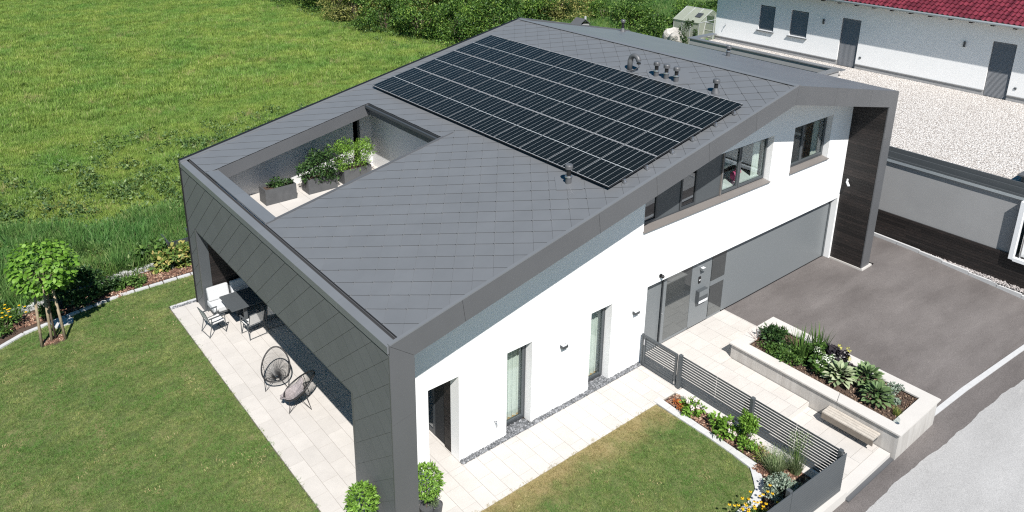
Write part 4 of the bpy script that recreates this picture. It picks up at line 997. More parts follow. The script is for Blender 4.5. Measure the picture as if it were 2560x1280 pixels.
tag(obj('stepping_slab', MB().prism([(-3.88,13.32),(-3.40,13.34),(-3.34,13.62),(-3.5,13.74),(-3.95,13.70)], -0.05, 0.03, 'z'), KERB), 'pale triangular stone slab on the lawn beside the staked tree', 'slab')

# ================================================================ RAISED PLANTER WITH BENCH
rp = thing('raised_bed', 'long board marked concrete raised bed with smooth coping beside the driveway', 'raised bed', (0,0,0))
PX0, PX1, PY0, PY1, PZ = 11.08, 13.20, -5.15, -0.27, 0.44
for ya, yb in ((PY0,-3.55),(-3.544,-1.95),(-1.944,PY1)):
    obj('wall', Bx(PX0,PX0+0.24,ya,yb,-0.42,PZ), CONC, rp)
obj('wall', MB().box(PX1-0.24,PX1,PY0,PY1,-0.42,PZ), CONC, rp); obj('wall', MB().box(PX0+0.24,PX1-0.24,PY0,PY0+0.24,-0.42,PZ), CONC, rp); obj('wall', MB().box(PX0+0.24,PX1-0.24,PY1-0.24,PY1,-0.42,PZ), CONC, rp)
cz0, cz1, ov, ci = PZ+0.004, PZ+0.045, 0.05, 0.33
A_ = [(PX0-ov,PY0-ov),(PX1+ov,PY0-ov),(PX1+ov,PY1+ov),(PX0-ov,PY1+ov)]; B_ = [(PX0+ci,PY0+ci),(PX1-ci,PY0+ci),(PX1-ci,PY1-ci),(PX0+ci,PY1-ci)]
for k in range(4):
    a, b, c, d = A_[k], A_[(k+1) % 4], B_[(k+1) % 4], B_[k]
    if k in (1, 3):
        for f0, f1 in ((0,0.333),(0.336,0.666),(0.669,1.0)):
            lp_ = lambda p, q, t_: (p[0]+(q[0]-p[0])*t_, p[1]+(q[1]-p[1])*t_)
            obj('coping', MB().prism([lp_(a,b,f0),lp_(a,b,f1),lp_(d,c,f1),lp_(d,c,f0)], cz0, cz1, 'z'), CAPM, rp)
    else: obj('coping', MB().prism([a,b,c,d], cz0, cz1, 'z'), CAPM, rp)
obj('soil', Bx(PX0+0.24,PX1-0.24,PY0+0.24,PY1-0.24,0.1,0.40), SOIL, rp)
bn = thing('bench', 'weathered wooden slat bench hung on the side of the concrete raised bed', 'bench', (10.70,-4.72,0.0))
for k in range(4): obj('slat', Bx(0.0+k*0.095,0.085+k*0.095,0,1.36,0.185,0.222), WOODG, bn)
obj('side_board', Bx(0.0,0.028,0.0,1.36,0.02,0.180), noisy('weathered board', (0.17,0.145,0.12), 0.85, 0.15, 8, 90, 0.3), bn)
obj('bracket', MB().prism([(0.03,0.02),(0.375,0.02),(0.375,0.183),(0.03,0.183)], 0.05, 0.10, 'y'), ANTHD, bn); obj('bracket', MB().prism([(0.03,0.02),(0.375,0.02),(0.375,0.183),(0.03,0.183)], 1.26, 1.31, 'y'), ANTHD, bn)

# ---- plants in the raised bed
def hosta(x, y, z, n, size, label, m, rad=0.45):
    t = thing('hosta', label, 'hosta', (x, y, z), 0, 'hostas in the raised bed')
    V = [(0,0,0),(0.30,0.20,0.10),(0.62,0.24,0.12),(1.0,0.0,-0.02),(0.62,-0.24,0.12),(0.30,-0.20,0.10),(0.33,0,0.05),(0.66,0,0.06)]
    F = [(0,6,1),(0,5,6),(1,6,7,2),(6,5,4,7),(2,7,3),(7,4,3)]
    me = MB().add(V, F).mesh('leaf', m, smooth=True, fix=False)
    for k in range(n):
        a = k*2.399; q = math.sqrt((k+0.5)/n); el = 1.15 - 1.15*q + rng.normal()*0.1
        o = link('leaf', me, t, (rad*0.55*q*math.cos(a), rad*0.55*q*math.sin(a), 0.10+0.26*(1-q*q)))
        o.rotation_euler = (rng.normal()*0.25, -el, a + rng.normal()*0.2); o.scale = (size*(0.8+0.4*rng.random()),)*3
    obj('stems', MB().tube([(0,0,-0.02),(0,0,0.25)], 0.04, 6), LEAFD, t); return t
hosta(11.98,-3.08,0.42,85,0.23,'cream edged hosta in the middle of the raised bed',HOSTAV,0.5)
hosta(12.45,-3.60,0.44,85,0.23,'large green hosta at the driveway side of the raised bed',HOSTA,0.5)
hosta(11.92,-4.15,0.42,80,0.22,'green hosta at the path side near the street end of the raised bed',HOSTA,0.48)
def grassy(name, label, loc, n, rbase, length, width, spread, m, cat='grass', curve=0.5, seg=4, group=None):
    t = thing(name, label, cat, loc, 0, group)
    blades('blades', [(n, (0,0,-0.02), rbase, length, width, spread, curve, seg)], m, t)
    return t
grassy('iris_clump','tall arching strap leaved clump in the middle of the raised bed',(12.02,-1.92,0.4),120,0.20,0.98,0.034,0.75,LEAFM,'plant',0.45)
grassy('iris_clump','upright sword leaved clump on the driveway side of the raised bed',(12.62,-2.1,0.4),90,0.16,0.90,0.032,0.55,LEAFM,'plant',0.3)
shrub('low_shrub','compact dark green shrub at the house end of the raised bed',(12.15,-0.98,0.4),[crown(700,(0,0,0.18),(0.38,0.38,0.26),0.14,0.36,11,0.5)],LEAFD,h=0.25)
shrub('trailing_plant','low loose green plant spreading under the strap leaves in the raised bed',(11.75,-1.62,0.4),[crown(1500,(0.05,0,0.10),(0.38,0.72,0.22),0.085,0.5,18,0.4)],LEAFM,h=0.15)
def blooms(t, spots, r, m, n=60, sz=0.035):
    for c in spots:
        P, D_, N_, L_, W_ = crown(n, c, (r,r,r*0.8), sz, 0.8, 0, shell=0.8, jitter=0.05)
        D_ = unit(P - np.array(c) + rng.normal(size=P.shape)*0.02); 
        foliage('bloom', [(P, np.roll(D_, 1, 1), D_, L_, W_)], m, t)
t = shrub('white_hydrangea','hydrangea with round white flower heads in the raised bed',(12.10,-2.45,0.4),[crown(560,(0,0,0.24),(0.42,0.40,0.28),0.14,0.7,9,0.5)],LEAFM,h=0.3)
blooms(t, [(-0.10,-0.20,0.46),(0.08,-0.28,0.44),(0.20,-0.38,0.36),(-0.02,0.10,0.50),(-0.28,-0.1,0.34)], 0.13, PETALW, 120)
t = shrub('dark_leaved_plant','near black leaved plant with small yellow flower heads in the raised bed',(12.48,-2.78,0.4),[crown(800,(0,0,0.24),(0.42,0.48,0.32),0.14,0.75,10,0.5)],LEAFP,h=0.3)
blooms(t, [(0.18,0.12,0.56),(0.30,-0.06,0.52),(0.05,-0.22,0.44)], 0.07, leafmat('lime yellow petals', [(0,(0.5,0.5,0.08)),(1,(0.7,0.66,0.2))]), 40)
t = shrub('stonecrop','grey green stonecrop with flat heads near the street end of the raised bed',(12.42,-4.32,0.4),[crown(900,(0,0,0.14),(0.34,0.30,0.20),0.05,0.8,14,0.4)],LEAFS,h=0.2)
grassy('tufted_plant','small yellowish green tuft at the street corner of the raised bed',(11.86,-4.72,0.4),160,0.10,0.22,0.01,0.5,LEAFY,'plant')
t = thing('twig_plant','bare reddish twigs at the house end of the raised bed','plant',(11.80,-0.62,0.4))
b_ = MB()
for k in range(11):
    a = rng.random()*6.28; q = 0.15+0.2*rng.random()
    b_.tube([(0,0,0),(q*0.4*math.cos(a),q*0.4*math.sin(a),0.16),(q*math.cos(a),q*math.sin(a),0.25+0.2*rng.random())], [0.006,0.004,0.002], 4)
obj('twigs', b_, mat('red brown twig', (0.16,0.07,0.05), 0.8), t)
t = thing('lantern','small clear glass lantern on the coping at the street corner of the raised bed','lantern',(11.42,-4.93,0.486))
obj('glass', MB().lathe([(0.04,0),(0.05,0.05),(0.05,0.13),(0.03,0.16)], (0,0,0), 12), GLASS, t, smooth=True); obj('stand', MB().lathe([(0.05,0),(0.05,0.012)], (0,0,-0.002), 12), CHROME, t)
stones('bark_mulch', [(11.42,12.85,-4.8,-0.62)], [1500], 0.035, 0.405, stonemat('bark chips', [(0,(0.05,0.03,0.02)),(0.7,(0.14,0.085,0.055)),(1,(0.32,0.24,0.17))]))

# ---- plants in the front bed
MULCH = stonemat('red brown bark chips', [(0,(0.055,0.028,0.02)),(0.55,(0.17,0.085,0.055)),(0.85,(0.30,0.18,0.12)),(1,(0.48,0.38,0.28))])
stones('bed_mulch', [(8.04,8.50,-3.3,-0.4),(7.75,8.52,-4.6,-3.3),(5.2,7.75,-4.55,-4.1)], [2600,1500,1500], 0.045, 0.004, MULCH)
t = shrub('hydrangea','young hydrangea with pale pink flower heads nearest the gate',(8.20,-1.12,0),[crown(260,(0,0,0.20),(0.25,0.25,0.20),0.12,0.55,8,0.5)],LEAFB,h=0.25)
blooms(t, [(-0.1,0.05,0.38),(0.08,-0.05,0.40),(0.0,0.18,0.34),(-0.12,-0.12,0.30),(0.14,0.1,0.33),(0.0,-0.2,0.30)], 0.055, PETALK, 45, 0.03)
t = shrub('hydrangea','taller hydrangea with white and pink heads in the middle of the fence bed',(8.22,-2.18,0),[crown(330,(0,0.04,0.24),(0.27,0.30,0.26),0.13,0.55,8,0.5)],LEAFB,h=0.3)
blooms(t, [(0.02,-0.10,0.42),(0.14,-0.2,0.36),(-0.15,-0.22,0.32),(-0.05,-0.3,0.24),(0.2,-0.3,0.3),(0.05,-0.36,0.2)], 0.055, PETALK, 45, 0.03)
shrub('bushy_plant','dense bright green leafy plant growing against the middle fence post',(8.33,-2.74,0),[crown(1100,(0.04,0.05,0.40),(0.24,0.22,0.42),0.10,0.36,14,0.42),crown(420,(-0.12,-0.12,0.18),(0.28,0.28,0.18),0.08,0.45,9,0.45)],LEAFB,h=0.6)
shrub('orange_plant','small rusty orange plant at the gate end of the fence bed',(8.13,-0.80,0),[crown(260,(0,0,0.09),(0.15,0.17,0.12),0.06,0.5,7,0.5)],ORANGE,h=0.12)
shrub('grey_herb','small grey green herb next to the orange plant by the fence',(8.36,-0.82,0),[crown(240,(0,0,0.08),(0.14,0.25,0.10),0.05,0.4,7,0.5)],LEAFS,h=0.1)
shrub('yellow_green_plant','low yellow green ground plant between the leafy plant and the ornamental grass',(8.26,-3.22,0),[crown(420,(0,0,0.10),(0.24,0.28,0.14),0.055,0.45,10,0.45)],LEAFY,h=0.15)
grassy('ornamental_grass','pale green arching ornamental grass, left clump of two in the fence corner',(8.05,-3.72,0),420,0.14,0.62,0.012,0.85,GRASSP,'ornamental grass',0.5)
grassy('ornamental_grass','finer ornamental grass with upright stalks against the fence corner',(8.42,-4.02,0),330,0.12,0.66,0.010,0.6,GRASSP,'ornamental grass',0.4)
t = thing('lavender','slender tall flower spikes rising in front of the fence corner','plant',(8.50,-3.98,0))
b_ = MB()
for k in range(26):
    a = rng.random()*6.28; q = 0.05+0.28*rng.random(); h_ = 0.75+0.35*rng.random()
    b_.tube([(0,0,0),(q*0.4*math.cos(a),q*0.4*math.sin(a),h_*0.5),(q*math.cos(a),q*math.sin(a),h_)], [0.004,0.004,0.003], 4)
obj('stalks', b_, LEAFM, t); foliage('florets', [crown(420,(0,0,0.92),(0.30,0.30,0.22),0.035,0.4,0,shell=0.2)], GRASSP, t)
shrub('stonecrop','pale grey green stonecrop mound by the street fence',(7.55,-4.22,0),[crown(1500,(0,0,0.20),(0.40,0.36,0.26),0.06,0.75,16,0.4)],LEAFS,h=0.25)
t = shrub('coneflower','clump of bright yellow coneflowers at the bottom of the front lawn',(6.30,-4.30,0),[crown(500,(0,0,0.20),(0.42,0.26,0.22),0.08,0.4,10,0.45)],LEAFM,h=0.3)
yc = MB()
for k in range(34):
    c = (rng.normal()*0.30, rng.normal()*0.15, 0.46+rng.random()*0.14); P = np.repeat(np.array([c]), 9, 0); a = np.linspace(0, 6.28, 10)[:-1]
    d = np.stack([np.cos(a), np.sin(a), -0.15+0*a], 1); foliage('flower', [(P, d, np.repeat([[0,0,1.0]], 9, 0), 0.045, 0.02)], PETALY, t); yc.lathe([(0.012,0),(0.008,0.016)], c, 6)
obj('flower_centres', yc, mat('brown seed head', (0.05,0.025,0.015), 0.9), t)
# ---- ball plants at the corner
def ball_plant(x, y, zc, r, label, n=900, rp_=0.16):
    t = thing('topiary_ball', label, 'potted plant', (x, y, 0), 0, 'ball shaped potted plants at the corner pillar')
    obj('pot', MB().lathe([(rp_*0.8,0),(rp_,0.30),(rp_*0.93,0.30),(rp_*0.9,0.26)], (0,0,0.002), 18), PLANTER, t, smooth=False)
    obj('stem', MB().tube([(0,0,0.26),(0.01,0,zc)], 0.014, 6), BARK, t)
    foliage('foliage', [crown(n,(0,0,zc),(r,r,r*1.15),0.085,0.42,0,shell=0.75,jitter=0.05,up=0.5)], LEAFB, t); return t
ball_plant(0.92,0.30,0.95,0.33,'ball shaped laurel in a pot on the path side of the corner pillar',1300)
ball_plant(-0.36,0.78,0.84,0.31,'ball shaped laurel in a pot on the terrace side of the corner pillar',1300)
t = thing('potted_herb','small wispy grey green plant in a dark pot beside the corner laurel','potted plant',(1.16,0.27,0))
obj('pot', MB().lathe([(0.11,0),(0.14,0.22),(0.13,0.22),(0.12,0.19)], (0,0,0.002), 16), PLANTER, t); foliage('foliage', [crown(700,(0,0,0.38),(0.21,0.21,0.17),0.035,0.5,10,0.45)], leafmat('thyme leaves', [(0,(0.06,0.10,0.04)),(1,(0.20,0.26,0.12))]), t)
t = thing('potted_herb','tiny green plant in a low pot at the foot of the corner pillar','potted plant',(0.96,-0.06,0))
obj('pot', MB().lathe([(0.08,0),(0.10,0.14),(0.09,0.14)], (0,0,0.002), 16), TERRC, t); foliage('foliage', [crown(300,(0,0,0.20),(0.13,0.13,0.09),0.04,0.5,6,0.45)], LEAFM, t)

# ================================================================ LEFT SIDE TREE AND BED
tr = thing('catalpa_tree', 'young ball headed catalpa tree held by three wooden stakes on the lawn', 'tree', (-4.0,12.72,0))
obj('trunk', MB().tube([(0.02,0,-0.05),(0.0,0.0,0.9),(0.03,0.02,1.7),(0.02,0,2.4)], [0.035,0.03,0.028,0.015], 8), BARK, tr, smooth=True)
lb = MB()
for k in range(14):
    a = k*2.4; e = 0.3+0.8*rng.random(); r_ = 0.6+0.25*rng.random(); lb.tube([(0.02,0,1.65+0.02*k),(0.4*r_*math.cos(a)*math.cos(e),0.4*r_*math.sin(a)*math.cos(e),2.0+0.3*math.sin(e)),(r_*math.cos(a)*math.cos(e),r_*math.sin(a)*math.cos(e),2.1+0.9*math.sin(e)*r_)], [0.014,0.01,0.005], 5)
obj('branches', lb, BARK, tr)
cr = obj('crown', MB().lathe([(0.02,0),(0.10,0.1),(0.02,0.2)], (0.02,0,2.2), 6), BARK, tr)
V = [(0,0,0),(0.22,0.33,-0.02),(0.60,0.34,-0.06),(1.0,0.0,-0.20),(0.60,-0.34,-0.06),(0.22,-0.33,-0.02),(0.15,0,0.05),(0.6,0,0.02)]
F = [(0,6,1),(0,5,6),(1,6,7,2),(6,5,4,7),(2,7,3),(7,4,3)]
lme = MB().add(V, F).mesh('leaf', LEAFC, smooth=True, fix=False)
cand = []
for k in range(1150):
    d = sphere_dirs(1, 0.12)[0]; q = (0.62+0.38*rng.random()**0.6)*(1+0.08*math.sin(5*d[0]+3*d[1]*2)); q *= 1+0.13*math.sin(4*d[0]+1)*math.sin(5*d[1]+2); p = np.array([0.02+0.86*d[0]*q, 0.86*d[1]*q, 2.38+0.82*d[2]*q])
    if p[2] < 1.62: continue
    cand.append((np.linalg.norm(p+np.array([-4.0,12.72,0])-np.array(CAMP)), p, d))
cand.sort(key=lambda c: c[0]); restV, restF = [], []
for k, (_, p, d) in enumerate(cand):
    yaw = math.atan2(d[1], d[0]) + rng.normal()*0.6; pit = 0.35 + rng.normal()*0.30; s_ = 0.10+0.065*rng.random(); rl = rng.normal()*0.35
    if k < 300:
        o = link('leaf', lme, cr, tuple(p)); o.rotation_euler = (rl, pit, yaw); o.scale = (s_,)*3
    else:
        M4 = Matrix.Translation(p) @ (Matrix.Rotation(yaw, 4, 'Z') @ Matrix.Rotation(pit, 4, 'Y') @ Matrix.Rotation(rl, 4, 'X')) @ Matrix.Scale(s_, 4)
        b0 = len(restV); restV += [tuple(M4 @ Vector(v)) for v in V]; restF += [tuple(i+b0 for i in f) for f in F]
o = link('inner_leaves', MB().add(restV, restF).mesh('inner_leaves', LEAFC, smooth=True, fix=False), cr); o['kind'] = 'stuff'
for (x, y), (tx, ty), lab in (((-4.38,12.54),(-4.30,12.66),'leftmost'),((-4.10,12.66),(-4.03,12.88),'middle'),((-3.76,12.52),(-3.84,12.62),'rightmost')):
    tag(obj('tree_stake', MB().tube([(x,y,-0.1),((x+tx)/2,(y+ty)/2,0.85),(tx,ty,1.72)], [0.042,0.039,0.036], 10), STAKE, smooth=True), f'round wooden tree stake, {lab} of the three under the catalpa', 'stake', 'stakes holding the catalpa')
struct('tree_pit', MB().add([(-4.36+0.0,12.50,-0.008),(-4.05,12.42,-0.008),(-3.72,12.46,-0.008),(-3.66,12.66,-0.008),(-3.82,12.92,-0.008),(-4.1,12.98,-0.008),(-4.34,12.8,-0.008)], [tuple(range(7))]), SOIL)
stones('tree_pit_mulch', [(-4.32,-3.74,12.52,12.86)], [450], 0.035, 0.0, MULCH)
stones('flower_bed_mulch', [(-5.4,-3.9,14.0,14.7),(-3.9,-1.6,14.1,15.1),(-1.6,2.0,14.35,15.2)], [1300,1700,2200], 0.05, 0.0, MULCH)
t = shrub('marigold_clump','clump of yellow and orange flowers at the left end of the flower bed',(-5.05,14.05,0),[crown(1400,(0,0,0.26),(0.55,0.42,0.30),0.11,0.35,14,0.42)],LEAFM,h=0.35)
for k in range(16):
    c = (rng.normal()*0.34, rng.normal()*0.26, 0.58+rng.random()*0.15); P = np.repeat(np.array([c]), 9, 0); a = np.linspace(0, 6.28, 10)[:-1]
    d = np.stack([np.cos(a), np.sin(a), 0.1+0*a], 1); foliage('flower', [(P, d, np.repeat([[0,0,1.0]], 9, 0), 0.045, 0.028)], PETALY, t)
shrub('dark_bush','dark green bush in the shadow behind the staked tree',(-2.95,14.45,0),[crown(2200,(0,0,0.55),(0.75,0.5,0.60),0.12,0.5,16,0.4)],LEAFD,h=0.8)
shrub('small_bush','small leafy bush at the foot of the middle stake',(-3.95,14.15,0),[crown(520,(0,0,0.22),(0.30,0.25,0.26),0.09,0.5,8,0.45)],LEAFM,h=0.3)
shrub('loose_bush','loose dark bush at the shady right end of the catalpa shadow',(-2.05,14.75,0),[crown(1000,(0,0,0.32),(0.55,0.35,0.38),0.10,0.5,10,0.45)],LEAFD,h=0.5)
shrub('strawberry_mound','low round mound of mid green leaves beside the bed edging',(-1.42,14.55,0),[crown(1300,(0,0,0.14),(0.50,0.34,0.24),0.08,0.6,14,0.4)],LEAFM,h=0.2)
shrub('silver_plant','small silvery plant beside the green mound in the flower bed',(-1.85,14.85,0),[crown(380,(0,0,0.12),(0.26,0.22,0.16),0.06,0.5,7,0.45)],LEAFS,h=0.15)
shrub('blue_grey_plant','small blue grey plant next to the squash leaves',(-0.22,14.95,0),[crown(380,(0,0,0.12),(0.30,0.22,0.16),0.06,0.5,7,0.45)],LEAFS,h=0.15)
shrub('squash_plant','sprawling squash plant with large yellowing leaves at the house corner',(0.15,15.1,0),[crown(1300,(0,0,0.26),(0.80,0.50,0.40),0.15,0.8,16,0.42,up=0.8)],LEAFY,h=0.4)
shrub('young_vine','pale green climbing plant behind the squash leaves',(-0.35,15.8,0),[crown(600,(0,0,0.45),(0.5,0.4,0.5),0.15,0.7,10,0.42)],LEAFM,h=0.7)
t = thing('compost_box','dark grey timber box half hidden by the squash plant','box',(0.55,15.75,0.0))
obj('side', MB().box(-0.35,0.55,0,0.05,0,0.62), ANTHD, t); obj('side', MB().box(-0.35,-0.30,0.05,0.9,0,0.62), ANTHD, t); obj('side', MB().box(0.50,0.55,0.05,0.9,0,0.62), ANTHD, t); obj('post', Bx(-0.42,-0.34,-0.06,0.02,0,0.72), ANTHD, t)

# ================================================================ NEIGHBOURING PROPERTY
NX, ZG = 33.6, 3.45
ax = thing('garage_annex', 'low grey rendered annex with black timber plinth and white gravel roof', 'garage')
obj('wall', Bx(22.52,23.0,-3.50,8.6,0.0,3.05), GREYR, ax)
obj('wall', Bx(22.52,23.0,-14,-3.50,-0.4,0.86), GREYR, ax)
obj('end_wall', MB().box(23.0,31.4,8.3,8.6,0,3.4).box(31.2,31.5,8.6,17.6,0,3.62), GREYR, ax)
obj('roof_gravel', MB().add([(22.85,-14,ZG),(NX,-14,ZG),(NX,8.3,ZG),(22.85,8.3,ZG)], [(0,1,2,3)]).add([(31.5,8.3,ZG),(NX,8.3,ZG),(NX,17.6,ZG),(31.5,17.6,ZG)], [(0,1,2,3)]), GRAVW, ax)
tb = obj('timber_plinth', Bx(22.46,22.52,-14,8.6,-0.35,1.0), TRIMD, ax)
for k in range(11):
    y0 = -14.0
    for q in range(5):
        L = (3.4,5.1,4.0,4.6,5.5)[(q+k) % 5]; y1 = min(8.6, y0+L)
        if y1-y0 > 0.3: obj('board', Bx(22.435+rng.normal()*0.002,22.46,y0,y1-0.006,-0.15+k*0.106,-0.15+k*0.106+0.10), CHAR, tb)
        y0 = y1
obj('roof_edge', MB().box(22.44,22.60,-14,8.62,3.02,3.12), CHROME if False else noisy('zinc edge', (0.42,0.46,0.48), 0.35, 0.05, 1, 90, 0.02, 0.4), ax)
obj('roof_gutter', MB().box(22.45,22.48,-14,8.62,3.12,3.20).box(22.48,22.66,-14,8.62,3.12,3.14).box(22.66,22.70,-14,8.62,3.12,3.36).box(22.78,22.84,-14,8.62,3.30,3.50).box(22.70,22.78,-14,8.62,3.30,3.33), ANTH, ax)
obj('opening_frame', MB().box(22.28,22.52,-3.62,-3.48,0.90,3.02).box(22.28,22.52,-14,-3.62,0.86,0.98), LIGHTG, ax)
obj('opening_lining', MB().box(22.6,22.64,-14,-3.7,0.98,3.02), WHITE, ax)
obj('opening_frame', MB().box(22.40,22.44,-3.80,-3.76,0.98,3.0), CHROME, ax)
t = thing('roof_upstand', 'grey sheet metal box at the right edge of the gravel roof', 'roof box', (22.9,-4.9,3.4))
obj('body', Bx(0,0.9,0,1.75,0,0.30), ANTH, t); obj('lid', Bx(-0.1,1.0,-0.1,1.85,0.30,0.35), TRIM, t)
# parapet round the far court
pp_ = thing('parapet', 'grey coped parapet wall with gravel channel in front of the white neighbouring house', 'parapet')
obj('wall', MB().box(31.18,31.48,8.62,17.62,3.45,3.78).box(29.2,31.18,8.10,8.32,3.40,3.78), GREYR, pp_)
for k in range(4):
    obj('coping', Bx(31.13,31.55,7.95+k*2.45,7.95+(k+1)*2.45-0.006,3.78,3.83), TRIM_LIT, pp_)
obj('coping', MB().box(29.0,31.125,8.03,8.45,3.78,3.83), TRIM_LIT, pp_); obj('coping', Bx(31.55,33.5,17.35,17.75,3.78,3.83), TRIM_LIT, pp_)
o = obj('spotlight', MB().lathe([(0.14,0),(0.16,0.1),(0.10,0.2)], (32.0,17.0,ZG), 12), BLACK); tag(o, 'small black round lamp in the gravel channel by the far corner', 'lamp')
# white house
nh = thing('neighbour_house', 'long white rendered house with grey shutters and red tiled roof', 'house')
nholes = [(13.62,14.62,4.57,6.0),(11.53,12.60,4.57,6.0),(8.53,9.58,3.46,6.02),(1.16,2.17,3.46,6.07)]
mb = MB(); ys = sorted({-16.0, 17.62, *[h[0] for h in nholes], *[h[1] for h in nholes]})
for a, b in zip(ys, ys[1:]):
    hs = [h for h in nholes if h[0] <= a+1e-6 and h[1] >= b-1e-6]
    if hs:
        h = hs[0]; mb.box(NX,NX+0.3,a,b,3.72,h[2]) if h[2] > 3.75 else None; mb.box(NX,NX+0.3,a,b,h[3],7.30)
    else: mb.box(NX,NX+0.3,a,b,3.72,7.30)
obj('wall', mb, WHITE, nh); obj('wall', MB().box(NX+0.3,NX+9,17.32,17.62,0,7.4), WHITE, nh)
pl = MB().box(NX+0.12,NX+0.3,-16,17.6,3.0,3.46)
for a, b in ((-16,1.16),(2.17,8.53),(9.58,17.62)): pl.box(NX-0.02+0.03,NX+0.3,a,b,3.0,3.68).box(NX-0.035,NX+0.05,a,b,3.68,3.72)
obj('plinth', pl, GREYR, nh)
for i, h in enumerate(nholes):
    sh_ = obj('shutter', MB().box(NX+0.10,NX+0.14,h[0],h[1],h[2],h[3]), ANTH, nh)
    b_ = MB(); k = h[2]+0.01
    while k < h[3]-0.05:
        b_.add([(NX+0.06,h[0]+0.02,k),(NX+0.06,h[1]-0.02,k),(NX+0.082,h[1]-0.02,k+0.046),(NX+0.082,h[0]+0.02,k+0.046),(NX+0.10,h[0]+0.02,k),(NX+0.10,h[1]-0.02,k),(NX+0.10,h[1]-0.02,k+0.05),(NX+0.10,h[0]+0.02,k+0.05)],
               [(0,1,2,3),(0,4,5,1),(3,2,6,7)]); k += 0.055
    o = obj('slats', b_, noisy('shutter grey', (0.20,0.205,0.215), 0.5, 0.03, 2, 90, 0.02), sh_); o['kind'] = 'stuff'
    if h[2] > 4: obj('sill', MB().box(NX-0.10,NX+0.10,h[0]-0.06,h[1]+0.08,h[2]-0.07,h[2]-0.035), TRIM, nh)
for y, z, lab in ((10.6,5.66,'between the small shuttered windows and the shuttered door'),(3.36,5.71,'between the two shuttered doors')):
    t = thing('wall_lamp', f'narrow dark wall lamp {lab}', 'wall lamp', (NX,y,z)); obj('housing', MB().lathe([(0.05,-0.13),(0.05,0.13)], (-0.06,0,0), 10), ANTHD, t); obj('bracket', Bx(-0.03,0,-0.02,0.02,-0.03,0.03), ANTHD, t)
for y, lab in ((8.30,'right of the first shuttered door'),(0.86,'right of the second shuttered door')):
    t = thing('socket', f'small grey outdoor socket low on the white wall {lab}', 'socket', (NX,y,4.08)); obj('cover', Bx(-0.03,0,-0.05,0.05,-0.05,0.05), ANTH, t)
t = thing('garden_tap', 'small tap on the white neighbouring wall near its left end', 'tap', (NX,16.85,4.45)); obj('spout', MB().tube([(0,0,0),(-0.12,0,0.0),(-0.14,0,-0.10)], 0.016, 6), CHROME, t); obj('handle', MB().tube([(-0.08,-0.05,0.06),(-0.08,0.05,0.06)], 0.012, 6), CHROME, t)
# red roof
EX, EZ, PIT = NX-0.68, 7.04, R(24)
rr_ = obj('roof', MB().prism([(EX+0.02,EZ-0.02),(EX+0.02,EZ-0.12),(EX+9,EZ-0.12+9*math.tan(PIT)),(EX+9,EZ-0.02+9*math.tan(PIT))], -16, 17.9, 'y'), mat('roof batten', (0.03,0.012,0.014), 0.8), nh)
obj('gutter', MB().tube([(EX-0.07,-16,EZ-0.06),(EX-0.07,17.9,EZ-0.06)], 0.065, 10), noisy('zinc gutter', (0.35,0.38,0.39), 0.4, 0.05, 2, 60, 0.02, 0.3), rr_, smooth=True)
tv, tf = [], []
for i in range(7):
    y = i/6*0.24; z = 0.045*math.sin(i/6*2*math.pi)*0.55 + (0.02 if i in (1,2) else 0); tv += [(0,y,z+0.035),(0.40,y,z)]
n_ = len(tv)
tv += [(x, y, z-0.02) for x, y, z in tv]; tf = [(2*i,2*i+2,2*i+3,2*i+1) for i in range(6)] + [(2*i, n_+2*i, n_+2*i+2, 2*i+2) for i in range(6)]
tm = MB().add(tv, tf).mesh('roof_tile', REDT, smooth=False); rest = MB(); cnt = 0; cells = []
for i in range(9):
    for j in range(140):
        x = i*0.34; y = -15.5 + j*0.238; X_ = EX-0.06+x*math.cos(PIT); Z_ = EZ+x*math.sin(PIT); cells.append(((Vector((X_,y,Z_))-CAMP).length if near_view(np.array([[X_,y,Z_]]), 60)[0] else 500+i, x, y))
cells.sort(key=lambda c: c[0]); MT = Matrix.Translation((EX-0.06,0,EZ)) @ Matrix.Rotation(-PIT, 4, 'Y')
for k, (dd, x, y) in enumerate(cells):
    M4 = MT @ Matrix.Translation((x, y, 0))
    if k < 300 and dd < 400:
        o = link('roof_tile', tm, rr_); o.matrix_local = M4
    else: rest.add([tuple(M4 @ Vector(v)) for v in tv], tf)
o = obj('roof_tiles_beyond', rest, REDT, rr_); o['kind'] = 'stuff'
for k in range(36):
    y = -15.6+k*0.93; obj('rafter_end', Bx(EX+0.03,EX+0.55,y,y+0.14,EZ-0.20,EZ-0.10), mat('dark rafter', (0.03,0.018,0.018), 0.8) if k == 0 else bpy.data.materials['dark rafter'], rr_)

# ================================================================ GREENHOUSE, ROCK AND GARDEN BEHIND
gh = thing('greenhouse', 'small polycarbonate greenhouse with white aluminium frame and open door', 'greenhouse', (43.5,26.3,0), R(3))
W_, L_, He, Hr = 3.3, 2.4, 1.95, 2.75
obj('side_wall', MB().box(0,0.02,0.0,L_,0.1,He).box(W_-0.02,W_,0,L_,0.1,He), POLY, gh)
obj('end_wall', MB().prism([(0,0.1),(0.95,0.1),(0.95,He+0.45),(0,He)], 0.0, 0.02, 'y').prism([(2.1,0.1),(W_,0.1),(W_,He),(2.1,He+0.45)], 0.0, 0.02, 'y').prism([(0,0.1),(W_,0.1),(W_,He),(W_/2,Hr),(0,He)], L_-0.02, L_, 'y'), POLY, gh)
obj('roof_panel', MB().prism([(-0.08,He-0.02),(W_/2,Hr),(W_/2,Hr+0.02),(-0.08,He)], -0.05, L_+0.05, 'y'), POLY, gh)
obj('roof_panel', MB().prism([(W_+0.08,He-0.02),(W_/2,Hr),(W_/2,Hr+0.02),(W_+0.08,He)], -0.05, L_+0.05, 'y'), POLY, gh)
f_ = MB()
